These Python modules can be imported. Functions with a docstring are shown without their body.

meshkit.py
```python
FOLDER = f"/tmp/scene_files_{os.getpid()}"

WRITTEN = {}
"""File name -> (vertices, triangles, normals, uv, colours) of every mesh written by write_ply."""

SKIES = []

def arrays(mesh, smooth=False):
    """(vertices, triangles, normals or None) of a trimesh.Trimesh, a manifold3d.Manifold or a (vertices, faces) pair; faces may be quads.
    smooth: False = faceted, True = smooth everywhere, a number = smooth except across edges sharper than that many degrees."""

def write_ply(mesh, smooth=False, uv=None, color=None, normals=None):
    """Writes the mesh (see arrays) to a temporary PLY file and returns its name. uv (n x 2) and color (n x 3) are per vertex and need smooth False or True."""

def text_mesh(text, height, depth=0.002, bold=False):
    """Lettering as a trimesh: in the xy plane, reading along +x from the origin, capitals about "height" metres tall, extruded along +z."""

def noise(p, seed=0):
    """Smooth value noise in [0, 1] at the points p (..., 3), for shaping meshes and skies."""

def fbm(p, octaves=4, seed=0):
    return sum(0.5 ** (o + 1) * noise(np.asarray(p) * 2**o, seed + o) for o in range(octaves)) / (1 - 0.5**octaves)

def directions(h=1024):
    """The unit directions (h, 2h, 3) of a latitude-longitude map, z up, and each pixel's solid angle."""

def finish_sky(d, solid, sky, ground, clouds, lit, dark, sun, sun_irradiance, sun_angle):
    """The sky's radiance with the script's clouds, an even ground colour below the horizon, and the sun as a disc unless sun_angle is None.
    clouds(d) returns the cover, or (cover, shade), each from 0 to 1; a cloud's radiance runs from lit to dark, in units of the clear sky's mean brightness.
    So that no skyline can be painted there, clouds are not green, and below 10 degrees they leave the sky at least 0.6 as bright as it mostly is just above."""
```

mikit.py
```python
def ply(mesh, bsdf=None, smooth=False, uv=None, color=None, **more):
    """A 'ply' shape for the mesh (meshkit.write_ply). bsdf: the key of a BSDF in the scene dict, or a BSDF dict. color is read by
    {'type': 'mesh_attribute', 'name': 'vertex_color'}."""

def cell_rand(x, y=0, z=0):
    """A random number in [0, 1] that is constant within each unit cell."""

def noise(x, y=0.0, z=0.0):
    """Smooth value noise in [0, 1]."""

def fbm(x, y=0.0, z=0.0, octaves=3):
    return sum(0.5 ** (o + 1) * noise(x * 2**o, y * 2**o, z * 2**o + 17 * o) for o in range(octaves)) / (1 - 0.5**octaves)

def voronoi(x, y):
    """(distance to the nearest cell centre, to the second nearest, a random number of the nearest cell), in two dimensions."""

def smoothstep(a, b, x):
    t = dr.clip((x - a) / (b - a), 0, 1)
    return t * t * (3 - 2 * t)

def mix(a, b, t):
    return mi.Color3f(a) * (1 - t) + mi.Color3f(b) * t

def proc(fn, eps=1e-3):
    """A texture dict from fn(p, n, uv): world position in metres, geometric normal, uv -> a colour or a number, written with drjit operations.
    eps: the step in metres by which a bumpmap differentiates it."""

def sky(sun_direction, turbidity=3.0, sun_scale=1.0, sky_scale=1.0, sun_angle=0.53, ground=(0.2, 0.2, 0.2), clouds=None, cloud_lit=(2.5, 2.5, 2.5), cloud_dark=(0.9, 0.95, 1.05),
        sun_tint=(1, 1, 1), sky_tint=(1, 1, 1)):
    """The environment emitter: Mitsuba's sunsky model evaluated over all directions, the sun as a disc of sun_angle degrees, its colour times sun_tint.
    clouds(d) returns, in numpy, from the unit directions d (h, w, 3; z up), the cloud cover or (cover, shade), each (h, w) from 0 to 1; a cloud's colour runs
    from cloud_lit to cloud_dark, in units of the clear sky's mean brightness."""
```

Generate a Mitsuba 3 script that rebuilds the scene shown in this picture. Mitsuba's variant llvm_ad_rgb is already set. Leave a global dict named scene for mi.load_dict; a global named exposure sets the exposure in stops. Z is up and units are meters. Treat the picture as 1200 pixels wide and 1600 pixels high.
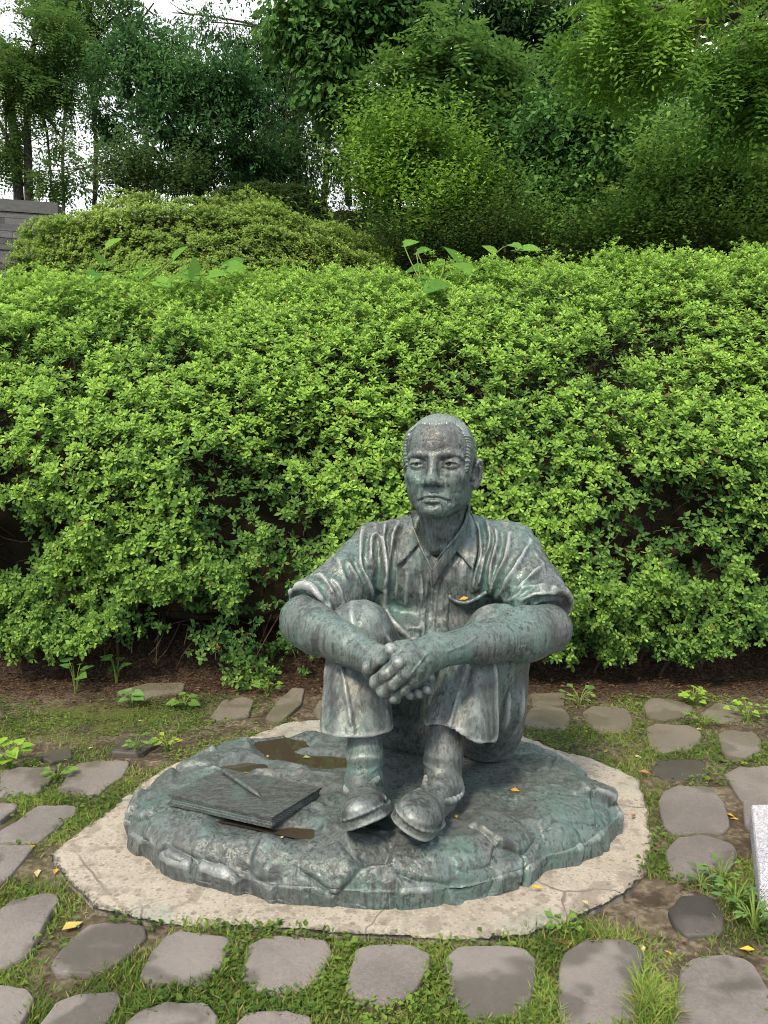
import math, numpy as np, trimesh, mitsuba as mi, drjit as dr
import mikit, meshkit
from scipy.spatial import cKDTree
from scipy.ndimage import gaussian_filter
from shapely.geometry import Polygon, Point
from shapely import contains_xy, distance as sh_distance, points as sh_points
T = mi.ScalarTransform4f
exposure = 3.6
scene, labels = {}, {}
EYE, PITCH = (0.0, 0.0, 1.10), math.radians(1.93)
scene['camera'] = {'type': 'perspective', 'fov_axis': 'x', 'fov': 53.51, 'near_clip': 0.05, 'far_clip': 400.0,
    'to_world': T().look_at(origin=list(EYE), target=[0, math.cos(PITCH), EYE[2] - math.sin(PITCH)], up=[0, 0, 1])}
scene['sky'] = mikit.sky((-0.34, -0.72, 0.85), turbidity=3, sun_scale=0.3, sun_angle=11, clouds=lambda d: 1.0, cloud_lit=(1.35, 1.38, 1.45))

# ---------------------------------------------------------------- helpers
def put(key, mesh, bsdf, smooth=False, label=None, cat=None, group=None, kind=None, color=None, uv=None):
    """One entry of the scene, and what is said of it."""
    scene[key] = mikit.ply(mesh, bsdf, smooth=smooth, color=color, uv=uv)
    note(key, label, cat, group, kind)

def note(key, label=None, cat=None, group=None, kind=None):
    d = {k: v for k, v in (('label', label), ('category', cat), ('group', group), ('kind', kind)) if v}
    if d:
        labels[key] = d

_taken = {}
def numbered(name):
    """name, name_001, name_002 ..."""
    n = _taken.get(name, 0)
    _taken[name] = n + 1
    return name if n == 0 else '%s_%03d' % (name, n)

def V(*a):
    return np.array(a if len(a) > 1 else a[0], float)

def unit(v):
    v = np.asarray(v, float)
    return v / (np.linalg.norm(v, axis=-1, keepdims=True) + 1e-12)

class Field:
    """A signed distance field on a grid; shapes are blended in, each only near its own box."""
    def __init__(s, lo, hi, h):
        s.lo, s.h = np.asarray(lo, float), h
        s.n = np.ceil((np.asarray(hi, float) - s.lo) / h).astype(int) + 1
        s.d = np.full(s.n, 0.2, np.float32)
    def window(s, lo, hi):
        i0 = np.clip(np.floor((np.asarray(lo) - s.lo) / s.h).astype(int), 0, s.n)
        i1 = np.clip(np.ceil((np.asarray(hi) - s.lo) / s.h).astype(int) + 1, 0, s.n)
        ax = [(s.lo[k] + s.h * np.arange(i0[k], i1[k])).astype(np.float32) for k in range(3)]
        return tuple(slice(a, b) for a, b in zip(i0, i1)), (ax[0][:, None, None], ax[1][None, :, None], ax[2][None, None, :])
    def put(s, shape, k=0.01, cut=False):
        fn, lo, hi = shape
        m = k + 3 * s.h + (0.0 if cut else 0.02)
        w, (x, y, z) = s.window(np.asarray(lo) - m, np.asarray(hi) + m)
        if 0 in s.d[w].shape:
            return
        a, b = s.d[w], fn(x, y, z).astype(np.float32)
        if cut:
            t = np.maximum(k - np.abs(a + b), 0) / k
            s.d[w] = np.maximum(a, -b) + t * t * k * 0.25
        else:
            t = np.maximum(k - np.abs(a - b), 0) / k
            s.d[w] = np.minimum(a, b) - t * t * k * 0.25
    def mesh(s, keep=True):
        v, f = surface_nets(s.d)
        m = trimesh.Trimesh(v * s.h + s.lo, f, process=False)
        if keep:
            parts = trimesh.graph.connected_components(m.edges, min_len=200, nodes=np.arange(len(m.vertices)))
            ok = np.zeros(len(m.vertices), bool)
            for p in parts:
                ok[p] = True
            m.update_faces(ok[m.faces[:, 0]]); m.remove_unreferenced_vertices()
        return m

def surface_nets(d):
    """Naive surface nets: one vertex per crossed cell, one quad per crossed edge."""
    s = d < 0
    n = np.array(d.shape)
    acc = np.zeros(tuple(n - 1) + (3,), np.float32); cnt = np.zeros(tuple(n - 1), np.float32)
    quads = []
    for ax in range(3):
        a = [slice(None)] * 3; b = [slice(None)] * 3
        a[ax], b[ax] = slice(0, -1), slice(1, None)
        da, db = d[tuple(a)], d[tuple(b)]
        cross = (da < 0) != (db < 0)
        idx = np.argwhere(cross)
        va, vb = da[cross], db[cross]
        pos = idx.astype(np.float32); pos[:, ax] += va / (va - vb)
        o1, o2 = [k for k in range(3) if k != ax]
        for e1 in (0, 1):
            for e2 in (0, 1):
                c = idx.copy(); c[:, o1] -= e1; c[:, o2] -= e2
                ok = (c >= 0).all(1) & (c < n - 1).all(1)
                c, p = c[ok], pos[ok]
                np.add.at(acc, (c[:, 0], c[:, 1], c[:, 2]), p); np.add.at(cnt, (c[:, 0], c[:, 1], c[:, 2]), 1)
        ok = (idx[:, o1] > 0) & (idx[:, o2] > 0) & (idx[:, o1] < n[o1] - 1) & (idx[:, o2] < n[o2] - 1)
        i = idx[ok]; neg = va[ok] < 0
        def cell(e1, e2):
            c = i.copy(); c[:, o1] -= e1; c[:, o2] -= e2
            return np.ravel_multi_index(c.T, tuple(n - 1))
        q = np.stack([cell(1, 1), cell(0, 1), cell(0, 0), cell(1, 0)], 1)
        flip = neg if ax != 1 else ~neg
        q[~flip] = q[~flip][:, ::-1]
        quads.append(q)
    q = np.vstack(quads)
    used = np.unique(q)
    back = np.zeros(cnt.size, np.int64); back[used] = np.arange(len(used))
    v = acc.reshape(-1, 3)[used] / np.maximum(cnt.reshape(-1)[used], 1)[:, None]
    q = back[q]
    return v, np.vstack([q[:, [0, 1, 2]], q[:, [0, 2, 3]]])

def ball(c, r):
    c = V(c)
    return (lambda x, y, z: np.sqrt((x - c[0])**2 + (y - c[1])**2 + (z - c[2])**2) - r), c - r, c + r

def rot(ax=0, ay=0, az=0):
    return trimesh.transformations.euler_matrix(*np.radians([ax, ay, az]))[:3, :3]

def ell(c, r, R=None):
    c, r = V(c), V(r)
    m = np.full(3, r.max()) if R is not None else r
    def fn(x, y, z):
        q = [x - c[0], y - c[1], z - c[2]]
        if R is not None:
            q = [q[0] * R[0, k] + q[1] * R[1, k] + q[2] * R[2, k] for k in range(3)]
        k0 = np.sqrt(sum((q[k] / r[k])**2 for k in range(3)))
        k1 = np.sqrt(sum((q[k] / r[k]**2)**2 for k in range(3))) + 1e-6
        return k0 * (k0 - 1) / k1
    return fn, c - m, c + m

def cap(a, b, ra, rb=None, side=None, flat=1.0):
    """A tapered capsule; side and flat squash it along one direction."""
    a, b = V(a), V(b); rb = ra if rb is None else rb
    ab = b - a; L2 = ab @ ab + 1e-12
    m = max(ra, rb) * max(1.0, flat)
    n = None
    if side is not None:
        n = V(side) - ab * (V(side) @ ab) / L2
        n = n / np.linalg.norm(n)
    def fn(x, y, z):
        px, py, pz = x - a[0], y - a[1], z - a[2]
        t = np.clip((px * ab[0] + py * ab[1] + pz * ab[2]) / L2, 0, 1)
        qx, qy, qz = px - t * ab[0], py - t * ab[1], pz - t * ab[2]
        g = 1.0
        d2 = qx * qx + qy * qy + qz * qz
        if n is not None:
            s = qx * n[0] + qy * n[1] + qz * n[2]
            d2 = d2 + s * s * (1 / flat**2 - 1)
            g = min(1.0, flat)
        return (np.sqrt(np.maximum(d2, 0)) - (ra + (rb - ra) * t)) * g
    return fn, np.minimum(a, b) - m, np.maximum(a, b) + m

def both(shape, *others):
    """The part of shape where every function of others is negative."""
    fn, lo, hi = shape
    def f(x, y, z):
        d = fn(x, y, z)
        for o in others:
            d = np.maximum(d, o(x, y, z))
        return d
    return f, lo, hi

def beyond(p, n):
    """Negative on the side of the plane that n points away from."""
    p, n = V(p), unit(V(n))
    return lambda x, y, z: (x - p[0]) * n[0] + (y - p[1]) * n[1] + (z - p[2]) * n[2]

def chain(F, pts, r, k=0.01, cut=False):
    pts = [V(p) for p in pts]
    rs = [r] * len(pts) if np.isscalar(r) else r
    for a, b, ra, rb in zip(pts, pts[1:], rs, rs[1:]):
        F.put(cap(a, b, ra, rb), k, cut)

def bend(pts, n=24):
    """A smooth polyline through the points."""
    p = np.asarray(pts, float)
    if len(p) < 3:
        return p[0] + (p[-1] - p[0]) * np.linspace(0, 1, n)[:, None]
    from scipy.interpolate import PchipInterpolator
    t = np.r_[0, np.cumsum(np.linalg.norm(np.diff(p, axis=0), axis=1))]
    return PchipInterpolator(t, p)(np.linspace(0, t[-1], n))

def tube(points, radii, sides=6, seed=None):
    """A tapering tube along the points, closed at the ends."""
    p = np.asarray(points, float); n = len(p)
    r = np.broadcast_to(np.asarray(radii, float), (n,))
    t = unit(np.gradient(p, axis=0))
    ref = np.array([0, 0, 1.0]) if abs(t[:, 2]).mean() < 0.8 else np.array([1.0, 0, 0])
    a = unit(np.cross(t, ref)); b = np.cross(t, a)
    g = np.arange(sides) * 2 * np.pi / sides
    v = (p[:, None] + r[:, None, None] * (np.cos(g)[None, :, None] * a[:, None] + np.sin(g)[None, :, None] * b[:, None])).reshape(-1, 3)
    i, j = np.meshgrid(np.arange(n - 1), np.arange(sides), indexing='ij')
    q = np.stack([i * sides + j, i * sides + (j + 1) % sides, (i + 1) * sides + (j + 1) % sides, (i + 1) * sides + j], -1).reshape(-1, 4)
    f = np.vstack([q[:, [0, 2, 1]], q[:, [0, 3, 2]]])
    v = np.vstack([v, p[:1], p[-1:]])
    k = np.arange(sides); c0, c1 = n * sides, n * sides + 1
    f = np.vstack([f, np.stack([k, (k + 1) % sides, k * 0 + c0], 1), np.stack([k + (n - 1) * sides, k * 0 + c1, (k + 1) % sides + (n - 1) * sides], 1)])
    return v, f

def join(parts):
    """(vertices, faces) of several pairs as one."""
    at, vs, fs = 0, [], []
    for v, f in parts:
        vs.append(v); fs.append(np.asarray(f) + at); at += len(v)
    return np.vstack(vs), np.vstack(fs)

def normals(v, f):
    n = np.zeros_like(v); c = np.cross(v[f[:, 1]] - v[f[:, 0]], v[f[:, 2]] - v[f[:, 0]])
    for k in range(3):
        np.add.at(n, f[:, k], c)
    return unit(n)

def to_polyline(q, line):
    """Distance of the points q (n, 2) from a polyline."""
    line = np.asarray(line, float); best = np.full(len(q), 9.0)
    for a, b in zip(line[:-1], line[1:]):
        ab = b - a
        t = np.clip(((q - a) @ ab) / (ab @ ab + 1e-12), 0, 1)
        best = np.minimum(best, np.linalg.norm(q - a - t[:, None] * ab, axis=1))
    return best

# ---------------------------------------------------------------- materials
def two(d):
    return {'type': 'twosided', 'bsdf': d}
def rgb(*c):
    return {'type': 'rgb', 'value': list(c)}
VC = {'type': 'mesh_attribute', 'name': 'vertex_color'}
N, FB, SS, MX = mikit.noise, mikit.fbm, mikit.smoothstep, mikit.mix

def bronze_color(p, n, uv):
    x, y, z = p.x, p.y, p.z
    big = FB(x * 5 + 3, y * 5, z * 4, 3)
    mid = FB(x * 26, y * 26 + 7, z * 11, 4)
    fine = FB(x * 190, y * 190, z * 120 + 5, 3)
    streak = FB(x * 110, y * 110, z * 8, 3)
    c = MX((0.048, 0.056, 0.058), (0.119, 0.143, 0.145), SS(0.34, 0.64, 0.5 * mid + 0.5 * streak))
    c = MX(c, (0.101, 0.203, 0.187), SS(0.44, 0.66, 0.5 * big + 0.25 * fine + 0.25 * streak + 0.10 * uv.y) * 0.62)
    c = MX(c, (0.110, 0.097, 0.090), SS(0.58, 0.74, FB(x * 11 + 31, y * 11, z * 9, 3)) * 0.18)
    c = MX(c, (0.020, 0.024, 0.023), SS(0.50, 0.62, 0.35 * fine + 0.65 * streak) * SS(0.38, 0.58, mid) * 0.75)
    return MX(c, (0.330, 0.373, 0.378), SS(0.12, 0.95, uv.x + 0.5 * (fine - 0.5) + 0.4 * (mid - 0.5)) * 0.75)
def bronze_bump(p, n, uv):
    return FB(p.x * 75, p.y * 75, p.z * 55, 3) + 0.3 * FB(p.x * 300, p.y * 300, p.z * 300, 2)
def bronze_rough(p, n, uv):
    return 0.33 + 0.28 * FB(p.x * 30, p.y * 30, p.z * 30, 3)
scene['bronze'] = two({'type': 'bumpmap', 'arbitrary': mikit.proc(bronze_bump, 1e-3), 'scale': 0.0022,
    'bsdf': {'type': 'principled', 'base_color': mikit.proc(bronze_color), 'roughness': mikit.proc(bronze_rough), 'metallic': 0.26, 'specular': 0.5}})
def hair_color(p, n, uv):
    c = bronze_color(p, n, uv)
    return MX(c, (0.19, 0.25, 0.235), 0.35 + 0.4 * FB(p.x * 90, p.y * 40, p.z * 90, 3))
scene['bronze_hair'] = two({'type': 'principled', 'base_color': mikit.proc(hair_color), 'roughness': 0.42, 'metallic': 0.35, 'specular': 0.6})
def rock_color(p, n, uv):
    c = bronze_color(p, n, mi.Point2f(uv.x * 0.55, uv.y))
    wet = FB(p.x * 7 + 2, p.y * 11, p.z * 7, 4)
    return MX(c, (0.075, 0.085, 0.088), SS(0.42, 0.62, wet) * 0.25)
scene['bronze_rock'] = two({'type': 'bumpmap', 'arbitrary': mikit.proc(bronze_bump, 1e-3), 'scale': 0.004,
    'bsdf': {'type': 'principled', 'base_color': mikit.proc(rock_color), 'roughness': mikit.proc(bronze_rough), 'metallic': 0.26, 'specular': 0.5}})
def book_color(p, n, uv):
    a = FB(p.x * 70 + p.y * 30, p.y * 160 - p.x * 60, p.z * 60, 4)
    c = MX((0.050, 0.056, 0.058), (0.090, 0.102, 0.104), SS(0.36, 0.70, a))
    c = MX(c, (0.070, 0.130, 0.118), SS(0.50, 0.70, FB(p.x * 14, p.y * 14, p.z * 14, 3)) * 0.45)
    return MX(c, (0.20, 0.215, 0.215), SS(0.60, 0.72, FB(p.x * 190, p.y * 190, p.z * 90, 2)) * 0.2)
scene['bronze_dark'] = two({'type': 'bumpmap', 'arbitrary': mikit.proc(lambda p, n, uv: FB(p.x * 50 + p.y * 25, p.y * 120 - p.x * 50, p.z * 60, 4), 1e-3), 'scale': 0.005,
    'bsdf': {'type': 'principled', 'roughness': 0.42, 'metallic': 0.3, 'specular': 0.55, 'base_color': mikit.proc(book_color)}})
scene['puddle_water'] = two({'type': 'principled', 'base_color': rgb(0.040, 0.034, 0.024), 'roughness': 0.03, 'specular': 0.5})
def concrete_color(p, n, uv):
    d1, d2, w = mikit.voronoi(p.x * 85, p.y * 85)
    e1, e2, w2 = mikit.voronoi(p.x * 38 + 9, p.y * 38)
    c = MX((0.237, 0.218, 0.181), (0.328, 0.309, 0.269), FB(p.x * 9, p.y * 9, 0, 3))
    c = MX(c, (0.170, 0.154, 0.135), SS(0.40, 0.22, d1) * SS(0.45, 0.8, w) * 0.7)
    c = MX(c, (0.373, 0.360, 0.333), SS(0.40, 0.20, d1) * SS(0.45, 0.1, w) * 0.7)
    c = MX(c, (0.186, 0.166, 0.146), SS(0.34, 0.24, e1) * SS(0.80, 0.9, w2))
    c = MX(c, (0.170, 0.218, 0.193), SS(0.50, 0.68, FB(p.x * 5 + 4, p.y * 5, 3, 3)) * 0.4)
    wob = 0.35 * FB(p.x * 6, p.y * 6, 1, 3)
    g1, g2, g3 = mikit.voronoi(p.x * 1.9 + wob, p.y * 1.9 - wob + 3)
    c = MX(c, (0.10, 0.09, 0.075), SS(0.022, 0.004, g2 - g1) * SS(0.40, 0.55, FB(p.x * 3, p.y * 3, 4, 2)) * 0.8)
    return MX(c, (0.147, 0.132, 0.112), SS(0.54, 0.72, FB(p.x * 24, p.y * 24, 8, 3)) * 0.55)
scene['concrete'] = two({'type': 'bumpmap', 'arbitrary': mikit.proc(lambda p, n, uv: FB(p.x * 90, p.y * 90, p.z * 90, 3) - 0.8 * SS(0.5, 0.1, mikit.voronoi(p.x * 85, p.y * 85)[0]), 1e-3), 'scale': 0.005,
    'bsdf': {'type': 'principled', 'base_color': mikit.proc(concrete_color), 'roughness': 0.9, 'specular': 0.2}})
def stone_color(p, n, uv):
    g = FB(p.x * 160, p.y * 160, p.z * 160, 3)
    c = MX((0.104, 0.097, 0.094), (0.163, 0.153, 0.147), SS(0.32, 0.68, 0.3 * g + 0.7 * FB(p.x * 4.5, p.y * 4.5, 1, 4)))
    c = MX(c, (0.236, 0.227, 0.217), SS(0.74, 0.86, N(p.x * 480, p.y * 480, p.z * 480)) * 0.35)
    c = MX(c, (0.059, 0.056, 0.049), SS(0.56, 0.66, FB(p.x * 5.1 + 7, p.y * 5.1, 2, 4)) * 0.70)
    c = MX(c, (0.078, 0.073, 0.040), SS(2.9, 3.7, p.y + 0.8 * FB(p.x * 4, p.y * 4, 5, 3)) * 0.55)
    return c
scene['paving_stone'] = two({'type': 'bumpmap', 'arbitrary': mikit.proc(lambda p, n, uv: FB(p.x * 130, p.y * 130, p.z * 130, 4), 1e-3), 'scale': 0.003,
    'bsdf': {'type': 'principled', 'base_color': mikit.proc(stone_color), 'roughness': 0.85, 'specular': 0.25}})
scene['paving_stone_damp'] = two({'type': 'principled', 'base_color': mikit.proc(lambda p, n, uv: stone_color(p, n, uv) * 0.45), 'roughness': 0.6, 'specular': 0.35})
scene['leaf'] = {'type': 'principledthin', 'base_color': VC, 'roughness': 0.42, 'diff_trans': 0.75, 'spec_trans': 0.0, 'eta': 1.42}
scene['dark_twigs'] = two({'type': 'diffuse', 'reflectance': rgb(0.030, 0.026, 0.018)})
scene['twig'] = two({'type': 'diffuse', 'reflectance': rgb(0.070, 0.055, 0.040)})
def soil_color(p, n, uv):
    a, b, c2 = FB(p.x * 1.6, p.y * 1.6, 0, 3), FB(p.x * 14, p.y * 14, 4, 4), FB(p.x * 70, p.y * 70, 9, 3)
    c = MX((0.043, 0.034, 0.025), (0.092, 0.076, 0.056), SS(0.35, 0.65, 0.5 * b + 0.5 * c2))
    c = MX(c, (0.134, 0.116, 0.088), SS(0.54, 0.70, c2) * SS(0.4, 0.6, b))
    moss = SS(0.42, 0.60, 0.6 * a + 0.4 * b) * (1 - SS(3.7, 4.1, p.y))
    c = MX(c, (0.052, 0.065, 0.015), moss * (0.20 + 0.60 * SS(2.3, 2.9, p.y)))
    litter = MX((0.019, 0.014, 0.010), (0.056, 0.040, 0.029), SS(0.42, 0.66, FB(p.x * 110, p.y * 80, p.z * 80, 3)))  # brown litter, with the shade under the hedge painted in as darker tones
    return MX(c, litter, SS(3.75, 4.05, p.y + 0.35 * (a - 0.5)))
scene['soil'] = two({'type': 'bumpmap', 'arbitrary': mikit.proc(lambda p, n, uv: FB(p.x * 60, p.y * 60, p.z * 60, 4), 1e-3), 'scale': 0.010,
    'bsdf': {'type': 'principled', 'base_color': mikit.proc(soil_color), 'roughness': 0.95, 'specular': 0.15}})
scene['bark'] = two({'type': 'bumpmap', 'arbitrary': mikit.proc(lambda p, n, uv: FB(p.x * 30, p.y * 30, p.z * 7, 3), 2e-3), 'scale': 0.02,
    'bsdf': {'type': 'principled', 'base_color': mikit.proc(lambda p, n, uv: MX((0.035, 0.030, 0.025), (0.10, 0.088, 0.074), FB(p.x * 24, p.y * 24, p.z * 6, 3))), 'roughness': 0.9, 'specular': 0.2}})
scene['green_stem'] = two({'type': 'diffuse', 'reflectance': rgb(0.13, 0.20, 0.05)})
def wall_color(tone):
    return lambda p, n, uv: MX(tuple(0.7 * t for t in tone), tuple(1.2 * t for t in tone), FB(p.x * 9, p.y * 9, p.z * 40, 4))
for nm, tone in (('wall_stone', (0.080, 0.088, 0.094)), ('wall_stone_pale', (0.105, 0.113, 0.118)), ('wall_stone_dark', (0.062, 0.068, 0.074))):
    scene[nm] = two({'type': 'principled', 'base_color': mikit.proc(wall_color(tone)), 'roughness': 0.85, 'specular': 0.2})
def granite_color(p, n, uv):
    g = FB(p.x * 380, p.y * 380, p.z * 380, 2)
    return MX(MX((0.34, 0.35, 0.39), (0.50, 0.50, 0.53), FB(p.x * 60, p.y * 60, p.z * 60, 2)), (0.13, 0.14, 0.19), SS(0.52, 0.62, g))
scene['granite'] = two({'type': 'principled', 'base_color': mikit.proc(granite_color), 'roughness': 0.55, 'specular': 0.4})

# ---------------------------------------------------------------- the seated bronze figure
def displaced(m, fn):
    """The mesh moved along its normals by fn(vertices, normals)."""
    v = np.asarray(m.vertices); f = np.asarray(m.faces)
    n = normals(v, f)
    return trimesh.Trimesh(v + n * fn(v, n)[:, None], f, process=False)

def folds(v, n, lines, facing=-0.1):
    """Raised cloth folds along curves given in the front view (x, z)."""
    q = v[:, [0, 2]]; out = np.zeros(len(v))
    front = np.clip((facing + 0.25 - n[:, 1]) / 0.4, 0, 1)
    for pts, w, a in lines:
        line = bend(np.asarray(pts)[:, [0, 2]], 16)
        near = ((q > line.min(0) - 4 * w) & (q < line.max(0) + 4 * w)).all(1) & (front > 0)
        i = np.nonzero(near)[0]
        if len(i) == 0:
            continue
        d = to_polyline(q[i], line)
        tip = np.minimum(np.linalg.norm(q[i] - line[0], axis=1), np.linalg.norm(q[i] - line[-1], axis=1))
        fade = np.clip(tip / (3 * w), 0.25, 1)
        out[i] += a * fade * (np.exp(-(d / w)**1.35) - 0.50 * np.exp(-(d / (2.4 * w))**2))
    return out * front

def head_meshes():
    """Head with neck, and the hair, in life size: x to the figure's left, -y the way it looks."""
    F = Field((-0.105, -0.138, -0.205), (0.105, 0.125, 0.128), 0.0015)
    F.put(ell((0, 0.014, 0.033), (0.0770, 0.096, 0.0865)))
    F.put(ell((0, -0.032, 0.046), (0.064, 0.056, 0.060)), 0.025)
    F.put(ell((0, -0.020, -0.026), (0.0680, 0.067, 0.079)), 0.02)
    for s in (-1, 1):
        F.put(cap((0.049 * s, 0.006, -0.060), (0.017 * s, -0.064, -0.092), 0.020, 0.018), 0.026)
        F.put(ell((0.038 * s, -0.048, -0.050), (0.025, 0.028, 0.036)), 0.024)
        F.put(ell((0.044 * s, -0.062, -0.020), (0.023, 0.019, 0.017)), 0.018)
        F.put(cap((0.062 * s, -0.03, 0.02), (0.055 * s, -0.035, 0.065), 0.010, 0.012), 0.02)
        F.put(cap((0.012 * s, -0.0850, 0.0255), (0.036 * s, -0.0805, 0.0305), 0.0064, 0.0064), 0.010)
        F.put(cap((0.036 * s, -0.0815, 0.0305), (0.058 * s, -0.0620, 0.0240), 0.0064, 0.005), 0.010)
    F.put(ell((0, -0.074, -0.0935), (0.027, 0.020, 0.0180)), 0.016)
    F.put(ell((0, -0.070, -0.066), (0.036, 0.023, 0.028)), 0.018)
    F.put(cap((0, 0.034, -0.06), (0, 0.070, -0.20), 0.056, 0.060), 0.03)
    for s in (-1, 1):                                       # throat sinews
        F.put(cap((0.050 * s, 0.02, -0.085), (0.014 * s, 0.006, -0.190), 0.012, 0.010), 0.016)
    F.put(ell((0, -0.010, -0.140), (0.008, 0.014, 0.020)), 0.03)
    for s in (-1, 1):                                       # eyes
        F.put(ell((0.0360 * s, -0.0990, 0.0105), (0.0220, 0.0105, 0.0105)), 0.010, cut=True)
        F.put(ell((0.0140 * s, -0.0980, 0.0120), (0.0070, 0.0110, 0.0130)), 0.008, cut=True)
        c = V(0.0365 * s, -0.0655, 0.0075)
        F.put(ball(c, 0.0180), 0.002)
        F.put(ball((c[0] - 0.002, c[1] - 0.0158, c[2] + 0.0008), 0.0048), 0.0012, cut=True)
        F.put(ball((c[0] - 0.0035, c[1] - 0.0140, c[2] + 0.0020), 0.0020), 0.001)
        tilt = 0.04 * s
        def upper(x, y, z, c=c, t=tilt):
            return (0.0037 - 0.0052 * ((x - c[0]) / 0.0185)**2 + t * (x - c[0])) - (z - c[2])
        def lower(x, y, z, c=c, t=tilt):
            return (z - c[2]) - (-0.0046 + 0.0044 * ((x - c[0]) / 0.0185)**2 + t * (x - c[0]))
        F.put(both(ball(c, 0.0214), upper), 0.0014)
        F.put(both(ball(c, 0.0202), lower), 0.0020)
        arc = [(c[0] + 0.0225 * math.sin(a), -0.0925 + 0.010 * a * a, c[2] + 0.0130 * math.cos(a * 1.1)) for a in np.linspace(-0.95, 0.95, 8)]
        chain(F, arc, 0.0016, 0.0015, cut=True)
        bag = [(c[0] + 0.021 * math.sin(a), -0.0900 + 0.008 * a * a, c[2] - 0.0150 * math.cos(a)) for a in np.linspace(-0.9, 0.9, 8)]
        chain(F, bag, 0.0014, 0.003, cut=True)
    F.put(cap((0, -0.0860, 0.020), (0, -0.1000, -0.020), 0.0092, 0.0120), 0.012)       # nose
    F.put(ell((0, -0.1045, -0.0290), (0.0140, 0.0135, 0.0110)), 0.010)
    for s in (-1, 1):
        F.put(ell((0.0160 * s, -0.0930, -0.0325), (0.0095, 0.0130, 0.0088)), 0.008)
        F.put(cap((0.0090 * s, -0.1050, -0.0420), (0.0140 * s, -0.0940, -0.0415), 0.0042), 0.003, cut=True)
        groove = [(0.0300 * s, -0.092, -0.026), (0.0350 * s, -0.090, -0.042), (0.0430 * s, -0.081, -0.060), (0.0440 * s, -0.075, -0.080)]
        chain(F, groove, 0.0022, 0.009, cut=True)
        F.put(cap((0.0370 * s, -0.0760, -0.034), (0.0460 * s, -0.062, -0.056), 0.007, 0.006), 0.014)
    F.put(cap((0, -0.0985, -0.045), (0, -0.0980, -0.057), 0.0028), 0.003, cut=True)
    lip = [(-0.0300, -0.0790, -0.0715), (-0.0160, -0.0905, -0.0620), (-0.0050, -0.0955, -0.0590), (0, -0.0950, -0.0605), (0.0050, -0.0955, -0.0590), (0.0160, -0.0905, -0.0620), (0.0300, -0.0790, -0.0715)]
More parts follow.
